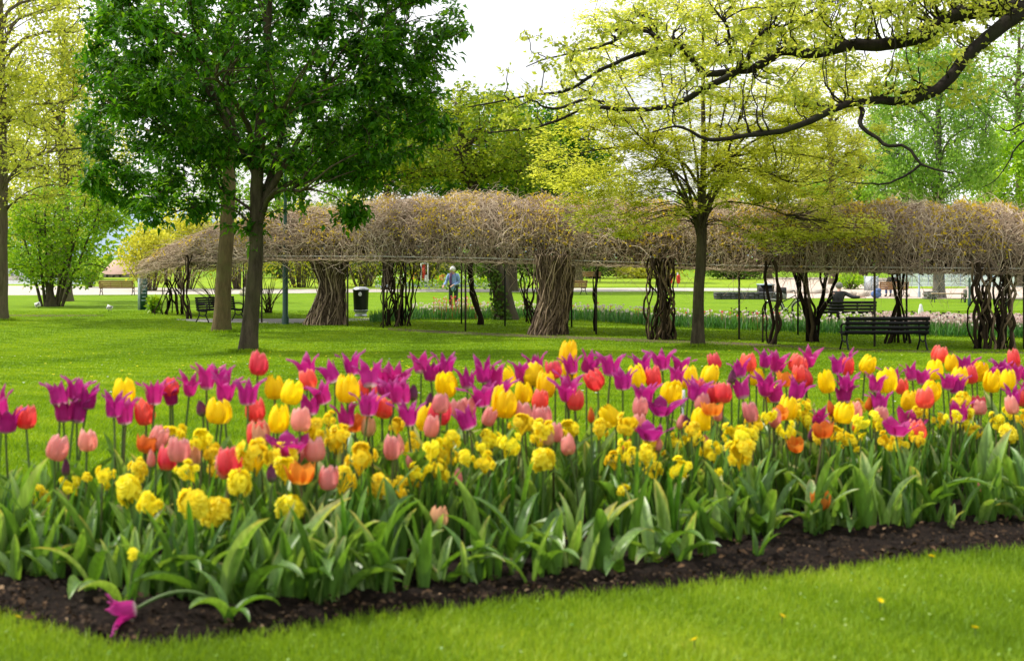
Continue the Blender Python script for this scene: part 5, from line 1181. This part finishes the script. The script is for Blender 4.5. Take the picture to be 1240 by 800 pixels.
def stem_between(a, b_, r0, r1, bend):
    m = MB(); c = (a + b_) / 2 + bend; m.tubes(bez(a, c, b_, 9), np.linspace(r0, r1, 9), 6, a=np.repeat(rnd(.3, .8), 1)); return m.mesh('stem')
def put(name, me, parent, loc, rz=0, tilt=0, scale=1.0, tdir=0.0):
    o = bpy.data.objects.new(name, me); COL.objects.link(o); o.parent = parent; o.location = [float(c) for c in loc]
    o.rotation_euler = (tilt * math.cos(tdir), tilt * math.sin(tdir), rz); o.scale = (scale,) * 3 if np.ndim(scale) == 0 else scale
    return o
def tulip(k, px, py, name='tulip'):
    kind, mat, nm, sc_ = KIND[k]; x, Y, Z = bed_spot(px, py); g = float(ground(Y)) + .025
    hgt = Z - g; bs = sc_ * rnd(.9, 1.1) * (1.2 if k in 'PQ' else 1.1); bh = .04 * bs
    dx, dy = RNG.normal(0, .03), RNG.normal(0, .03)
    root = thing('tulip', None, 'tulip', (x - dx, Y - dy, g), 0, 'tulips in the flower bed')
    top = np.array([dx, dy, max(.1, hgt - bh)]); lean = np.array([dx, dy, 0]) * .5
    o = link('stem', stem_between(np.array([0, 0, -.03]), top, .0048, .0042, RNG.normal(0, .02, 3) * [1, 1, 0]), M['stem'], root)
    L = bloom_data(kind, mat); put('bloom', L[RNG.integers(len(L))], root, top, rnd(0, 6.28), abs(RNG.normal(0, .26)), (bs * rnd(.84, 1.12), bs * rnd(.84, 1.12), bs * rnd(.9, 1.1)), rnd(0, 6.28))
    nl = 3 if Y < edge_y(x) + .9 else 2; a0 = rnd(0, 6.28)
    for i in range(nl):
        put('leaf', TL[RNG.integers(len(TL))], root, (0, 0, .0 + .03 * i), a0 + i * 2.3 + rnd(-.4, .4), 0, rnd(.75, 1.05) * min(1.15, max(.7, hgt / .5)))
    return root, px, nm
made = []
for k, px, py in parse(TP): made.append((k,) + tulip(k, px, py))
# extra blooms that fill the back rows
ex_n = 0
for i in range(40):
    px = rnd(420, 1290); py = rnd(440, 478) + (10 if px < 600 else 0); k = RNG.choice(['P', 'P', 'b', 'R', 'Y', 'R'])
    if i >= 16: px = rnd(180, 1250); py = rnd(485, 535) + (25 if px < 500 else 0); k = RNG.choice(['K', 'K', 'R', 'c', 'O', 'C'])
    made.append((k,) + tulip(k, px, py))
for k in KIND:
    L = sorted([t for t in made if t[0] == k], key=lambda t: t[2])
    for i, (kk, root, px, nm) in enumerate(L):
        root['label'] = f'{nm}, {ordinal(i + 1)} from the left' if len(L) > 1 else f'{nm} standing among the other flowers'
# daffodils
dm = []
for k, px, py in parse(DP):
    if k == 'D': py += RNG.normal(0, 8)
    x, Y, Z = bed_spot(px, py); g = float(ground(Y)) + .025; hgt = Z - g
    root = thing('daffodil', None, 'daffodil', (x, Y, g), 0, 'daffodils in the flower bed')
    src, sz = {'D': (DB, rnd(.8, 1.3)), 'R': (DR, rnd(1.2, 1.4)), 's': (DS, rnd(.9, 1.1))}[k]
    top = np.array([RNG.normal(0, .015), RNG.normal(0, .015), max(.08, hgt)])
    link('stem', stem_between(np.array([0, 0, -.03]), top - [0, 0, .025], .004, .0035, RNG.normal(0, .01, 3)), M['stem'], root)
    put('bloom', src[RNG.integers(len(src))], root, top, rnd(0, 6.28), abs(RNG.normal(0, .3)), (sz * rnd(.75, 1.15), sz * rnd(.75, 1.15), sz * rnd(.85, 1.2)), rnd(0, 6.28))
    for i in range(4): put('leaf', DL[RNG.integers(len(DL))], root, (RNG.normal(0, .012), RNG.normal(0, .012), -.01), rnd(0, 6.28), 0, rnd(.75, 1.05))
    dm.append((k, root, px))
for k, nm in (('D', 'lemon yellow daffodil cluster'), ('R', 'big rounded double yellow daffodil'), ('s', 'small yellow daffodil bud')):
    L = sorted([t for t in dm if t[0] == k], key=lambda t: t[2])
    for i, (kk, root, px) in enumerate(L): root['label'] = f'{nm}, {ordinal(i + 1)} of its kind from the left'
# single ones that stand apart
r, _, _ = tulip('O', 993, 606); r['label'] = 'lone low orange tulip at the front edge of the bed on the right'
r, _, _ = tulip('c', 1183, 616); r['label'] = 'short pink tipped tulip bud low at the bare front soil on the right'
r, _, _ = tulip('C', 530, 625); r['label'] = 'withered brownish tulip head low among the front leaves'

# leaf clumps without flowers
cl = []
def clump(x, Y, broad, nl, sc_):
    g = float(ground(Y)) + .02
    root = thing('leaf_clump', None, 'plant', (x, Y, g), 0, 'leafy clumps in the flower bed'); a0 = rnd(0, 6.28)
    for i in range(nl):
        src = DL if broad == 0 else (TLB if (broad == 2 or RNG.random() < .2) else TL)
        put('leaf', src[RNG.integers(len(src))], root, (RNG.normal(0, .02), RNG.normal(0, .02), -.01), a0 + i * 2.2 + rnd(-.5, .5), 0, rnd(.75, 1.1) * sc_)
    cl.append((broad, root, x * F / Y + CX))
    return root
def gap(px):      # how far the planting stays back from the lawn edge
    return float(np.interp(px, [-200, 60, 150, 240, 330, 480, 640, 760, 850, 900, 980, 1080, 1180, 1300], [.3, .33, .33, .34, .22, .14, .17, .22, .26, .42, .48, .46, .42, .36]))
for i in range(70):
    px = -60 + i * 1400 / 70 + rnd(-9, 9); Y = 5.
    for _ in range(8): x = (px - CX) * Y / F; Y = float(edge_y(x)) + gap(px) + .0
    clump(x, Y + abs(RNG.normal(0, .13)), 2 if RNG.random() < .4 and px < 860 else 1, RNG.integers(3, 5), rnd(.62, .92) if px < 900 else rnd(.6, .85))
for i in range(150):
    x = rnd(-2.0, 3.6); d = float(np.interp(x, BX, BD)); px = CX + x * F / 5.2
    t = RNG.random() ** 1.5
    Y = float(edge_y(x)) + gap(px) + .06 + t * max(0, d - .4 - gap(px)); clump(x, Y, int(RNG.random() < .62), RNG.integers(4, 6), rnd(.8, 1.05))
for b_, nm in ((0, 'clump of narrow daffodil leaves'), (1, 'clump of upright grey green tulip leaves'), (2, 'clump of broad arching tulip leaves')):
    L = sorted([t for t in cl if t[0] == b_], key=lambda t: t[2])
    for i, (_, root, px) in enumerate(L): root['label'] = f'{nm}, {ordinal(i + 1)} from the left'
# small shoots on the bare soil at the right
for px, py, lb in ((918, 690, 'single green shoot on the bare soil right of the middle'), (985, 660, 'upright pair of young leaves on the bare soil below the lone orange tulip'), (1118, 640, 'small drooping shoot on bare soil near the right'), (1150, 652, 'thin two leaved shoot on bare soil farther right')):
    p = gp(px, py); root = thing('leaf_clump', lb, 'plant', p + [0, 0, .02], 0, None)
    for i in range(3): put('leaf', TL[RNG.integers(len(TL))], root, (RNG.normal(0, .01), 0, -.01), rnd(0, 6.28), 0, rnd(.32, .5))
# flopped leaves by the lawn edge and the fallen tulip
base = gp(262, 768) + [0, 0, .03]
r = thing('tulip', 'fallen magenta tulip lying over the soil onto the lawn edge', 'tulip', base)
e = at(166, 765, base[1] - .02) - base; e[2] = .05
m = MB(); m.tubes(bez(np.array([.03, .03, 0]), np.array([-.05, .0, .16]), e, 12), np.full(12, .005), 7, a=.35); link('stem', m.mesh('stem'), M['stem'], r)
o = put('bloom', bloom_data('lily', 'p_purple')[1], r, e, 0, 0, 1.05); o.rotation_euler = (0, -1.75, .2)
for a_, s_ in ((.4, .6), (2.6, .55), (4.2, .65), (5.4, .5)): put('leaf', TLB[int(a_ * 2) % 10], r, (.03, .02, -.01), a_, 0, s_)
# dandelions in the near lawn
dmesh = MB()
for k in range(26):
    a_ = k * 2.4; rr_ = .016 * (.35 + .65 * (k % 3) / 2); dmesh.leaves(np.array([[0, 0, 0.]]), np.array([[math.cos(a_), math.sin(a_), .35 + .4 * (1 - rr_ / .016)]]), np.array([[0, 0, 1.]]), rr_, .006, np.array([.6]), .1)
dd = dmesh.mesh('bloom'); dd.materials.append(M['p_yellow'])
for px, py, lb in ((1066, 744, 'dandelion in the front lawn, higher of the two large ones at the right'), (1181, 778, 'dandelion in the front lawn, lowest at the right'), (947, 763, 'small dandelion in the front lawn left of the larger two'), (841, 793, 'dandelion at the lower edge of the front lawn'), (1128, 688, 'dandelion at the lawn edge beside the bare soil'), (21, 764, 'orange yellow dandelion at the left lawn edge')):
    p = gp(px, py); r = thing('dandelion', lb, 'dandelion', p, 0, 'dandelions in the front lawn')
    m = MB(); m.tubes([[0, 0, 0], [0, 0, .02], [0, 0, .042]], np.full(3, .002), 5); link('stem', m.mesh('stem'), M['stem'], r); put('bloom', dd, r, (0, 0, .042), rnd(0, 6), .5, rnd(.85, 1.1), 0.4)
# white plant marker behind the blooms
p = gp(827, 560); Yk = 7.3; q = at(827, 482, Yk); g_ = float(ground(Yk))
r = thing('plant_label', 'small white plant label standing among the yellow tulips', 'label', (q[0], Yk, g_))
m = MB(); m.box((0, 0, q[2] - g_), (.022, .006, .085)); m.build('board', M['white'], r, False)
m = MB(); m.box((0, .006, (q[2] - g_) / 2), (.012, .006, q[2] - g_)); m.build('stake', M['steel'], r, False)

# ------------------------------------------------------------------ the far tulip bed beneath the pergola: one mass too small to count
NEAR = [(430, 393.5), (500, 388), (620, 386.5), (722, 389.5), (800, 396), (895, 400), (970, 404), (1060, 407), (1140, 408), (1240, 410), (1330, 412)]
NW = np.array([gp(*p) for p in NEAR])
def fb(n, xa, xb, d0, d1, bias=1.0):
    x = rnd(gp(xa, 395)[0], gp(xb, 405)[0], n); y = np.interp(x, NW[:, 0], NW[:, 1]) + d0 + (d1 - d0) * RNG.random(n) ** bias; return x, y
SPARSE = lambda x: np.interp(x, [-6, -3.6, 2.0, 3, 12], [.6, 1, .5, .8, 1])
m = MB(); x, y = fb(9000, 440, 1330, 0, 3.2); k = RNG.random(len(x)) < SPARSE(x); x, y = x[k], y[k]; n = len(x)
m.leaves(np.stack([x, y, ground(y)], -1), unit(rvec(n) * [.35, .35, 0] + [0, 0, 1]), rvec(n) * [1, 1, .1], rnd(.25, .5, n), rnd(.04, .08, n), np.clip(RNG.normal(.5, .2, n), 0, 1), .1, .15)
tag(m.build('tulip_leaves', leafmat('far tulip leaf', [(0, (.04, .15, .04)), (.6, (.1, .28, .06)), (1, (.24, .42, .15))], .35, .45, .4)), 'green leaves of the far tulip bed beneath the pergola', kind='stuff')
def fblooms(n, xa, xb, d0, d1, mat, label, name, z0=.36, z1=.55, sz=.06):
    x, y = fb(n, xa, xb, d0, d1); C = np.stack([x, y, ground(y) + rnd(z0, z1, n)], -1); m = MB()
    for a_ in np.arange(5) * 2 * PI / 5:
        m.leaves(C + np.array([math.cos(a_), math.sin(a_), 0]) * .006, np.tile([math.cos(a_) * .45, math.sin(a_) * .45, 1.0], (n, 1)), np.tile([-math.cos(a_), -math.sin(a_), .4], (n, 1)), sz * rnd(.9, 1.2, n), sz * .75, rnd(.3, 1, n), -.2, .05)
    m.tubes(np.stack([np.stack([x, y, ground(y)], -1), C * .5 + np.stack([x, y, ground(y)], -1) * .5, C], 1), np.full((n, 3), .006), 3, a=.2)
    tag(m.build(name, mat), label, kind='stuff')
M['p_white'] = petal('cream white petal', [(0, (.45, .5, .3)), (.3, (.74, .7, .58)), (1, (.8, .78, .72))], .15)
M['p_pale'] = petal('pale pink petal', [(0, (.6, .55, .4)), (.4, (.76, .62, .55)), (1, (.8, .66, .62))], .15)
M['p_black'] = petal('near black petal', [(0, (.05, .03, .04)), (1, (.03, .008, .02))], .1)
fblooms(700, 480, 1330, .2, 3.2, M['p_white'], 'cream white tulips massed in the far bed', 'tulip_blooms', .3, .58, .075)
fblooms(900, 1040, 1330, 1.0, 4.5, M['p_pale'], 'pale pink tulips massed behind the benches in the far bed', 'tulip_blooms', .35, .55, .08)
fblooms(260, 1040, 1330, 3, 6.5, M['p_pale'], 'pale tulips in the rear of the far bed', 'tulip_blooms', .3, .45)
fblooms(130, 880, 1330, .3, 4.5, M['p_black'], 'near black tulips scattered in the far bed', 'tulip_blooms', .4, .62)
fblooms(60, 500, 960, .3, 2.5, M['p_red'], 'red tulips scattered in the far bed', 'tulip_blooms', .4, .6)
fblooms(26, 515, 570, .2, 1.2, M['p_red'], 'red tulips in front of the person in blue', 'tulip_blooms', .6, .85)
fblooms(30, 515, 570, .2, 1.2, M['p_pale'], 'pale peach tulips in front of the person in blue', 'tulip_blooms', .55, .85)
# the far colourful bed beyond the meadow path
def fardots(n, xa, xb, ya, yb, mat, label, h, sz):
    px = rnd(xa, xb, n); py = rnd(ya, yb, n); Cw = np.array([gp(a, b_) for a, b_ in zip(px, py)]); Cw[:, 2] += rnd(.1, h, n); m = MB()
    m.leaves(Cw, unit(rvec(n) + [0, 0, .6]), rvec(n), rnd(.7, 1.3, n) * sz, rnd(.5, .9, n) * sz, RNG.random(n), .1)
    tag(m.build('flower_patch', mat), label, kind='stuff')
fardots(900, 455, 640, 341, 351, M['leaf_mid'], 'green foliage of the distant round flower bed', .5, .3)
fardots(330, 455, 640, 342, 351, M['spray'], 'white flowers of the distant round flower bed', .6, .14)
fardots(420, 455, 620, 347, 352, M['rail_blue'], 'blue flowers edging the distant round flower bed', .35, .13)
fardots(70, 500, 545, 343, 348, M['orange_red'], 'orange red flowers of the distant round flower bed', .8, .22)
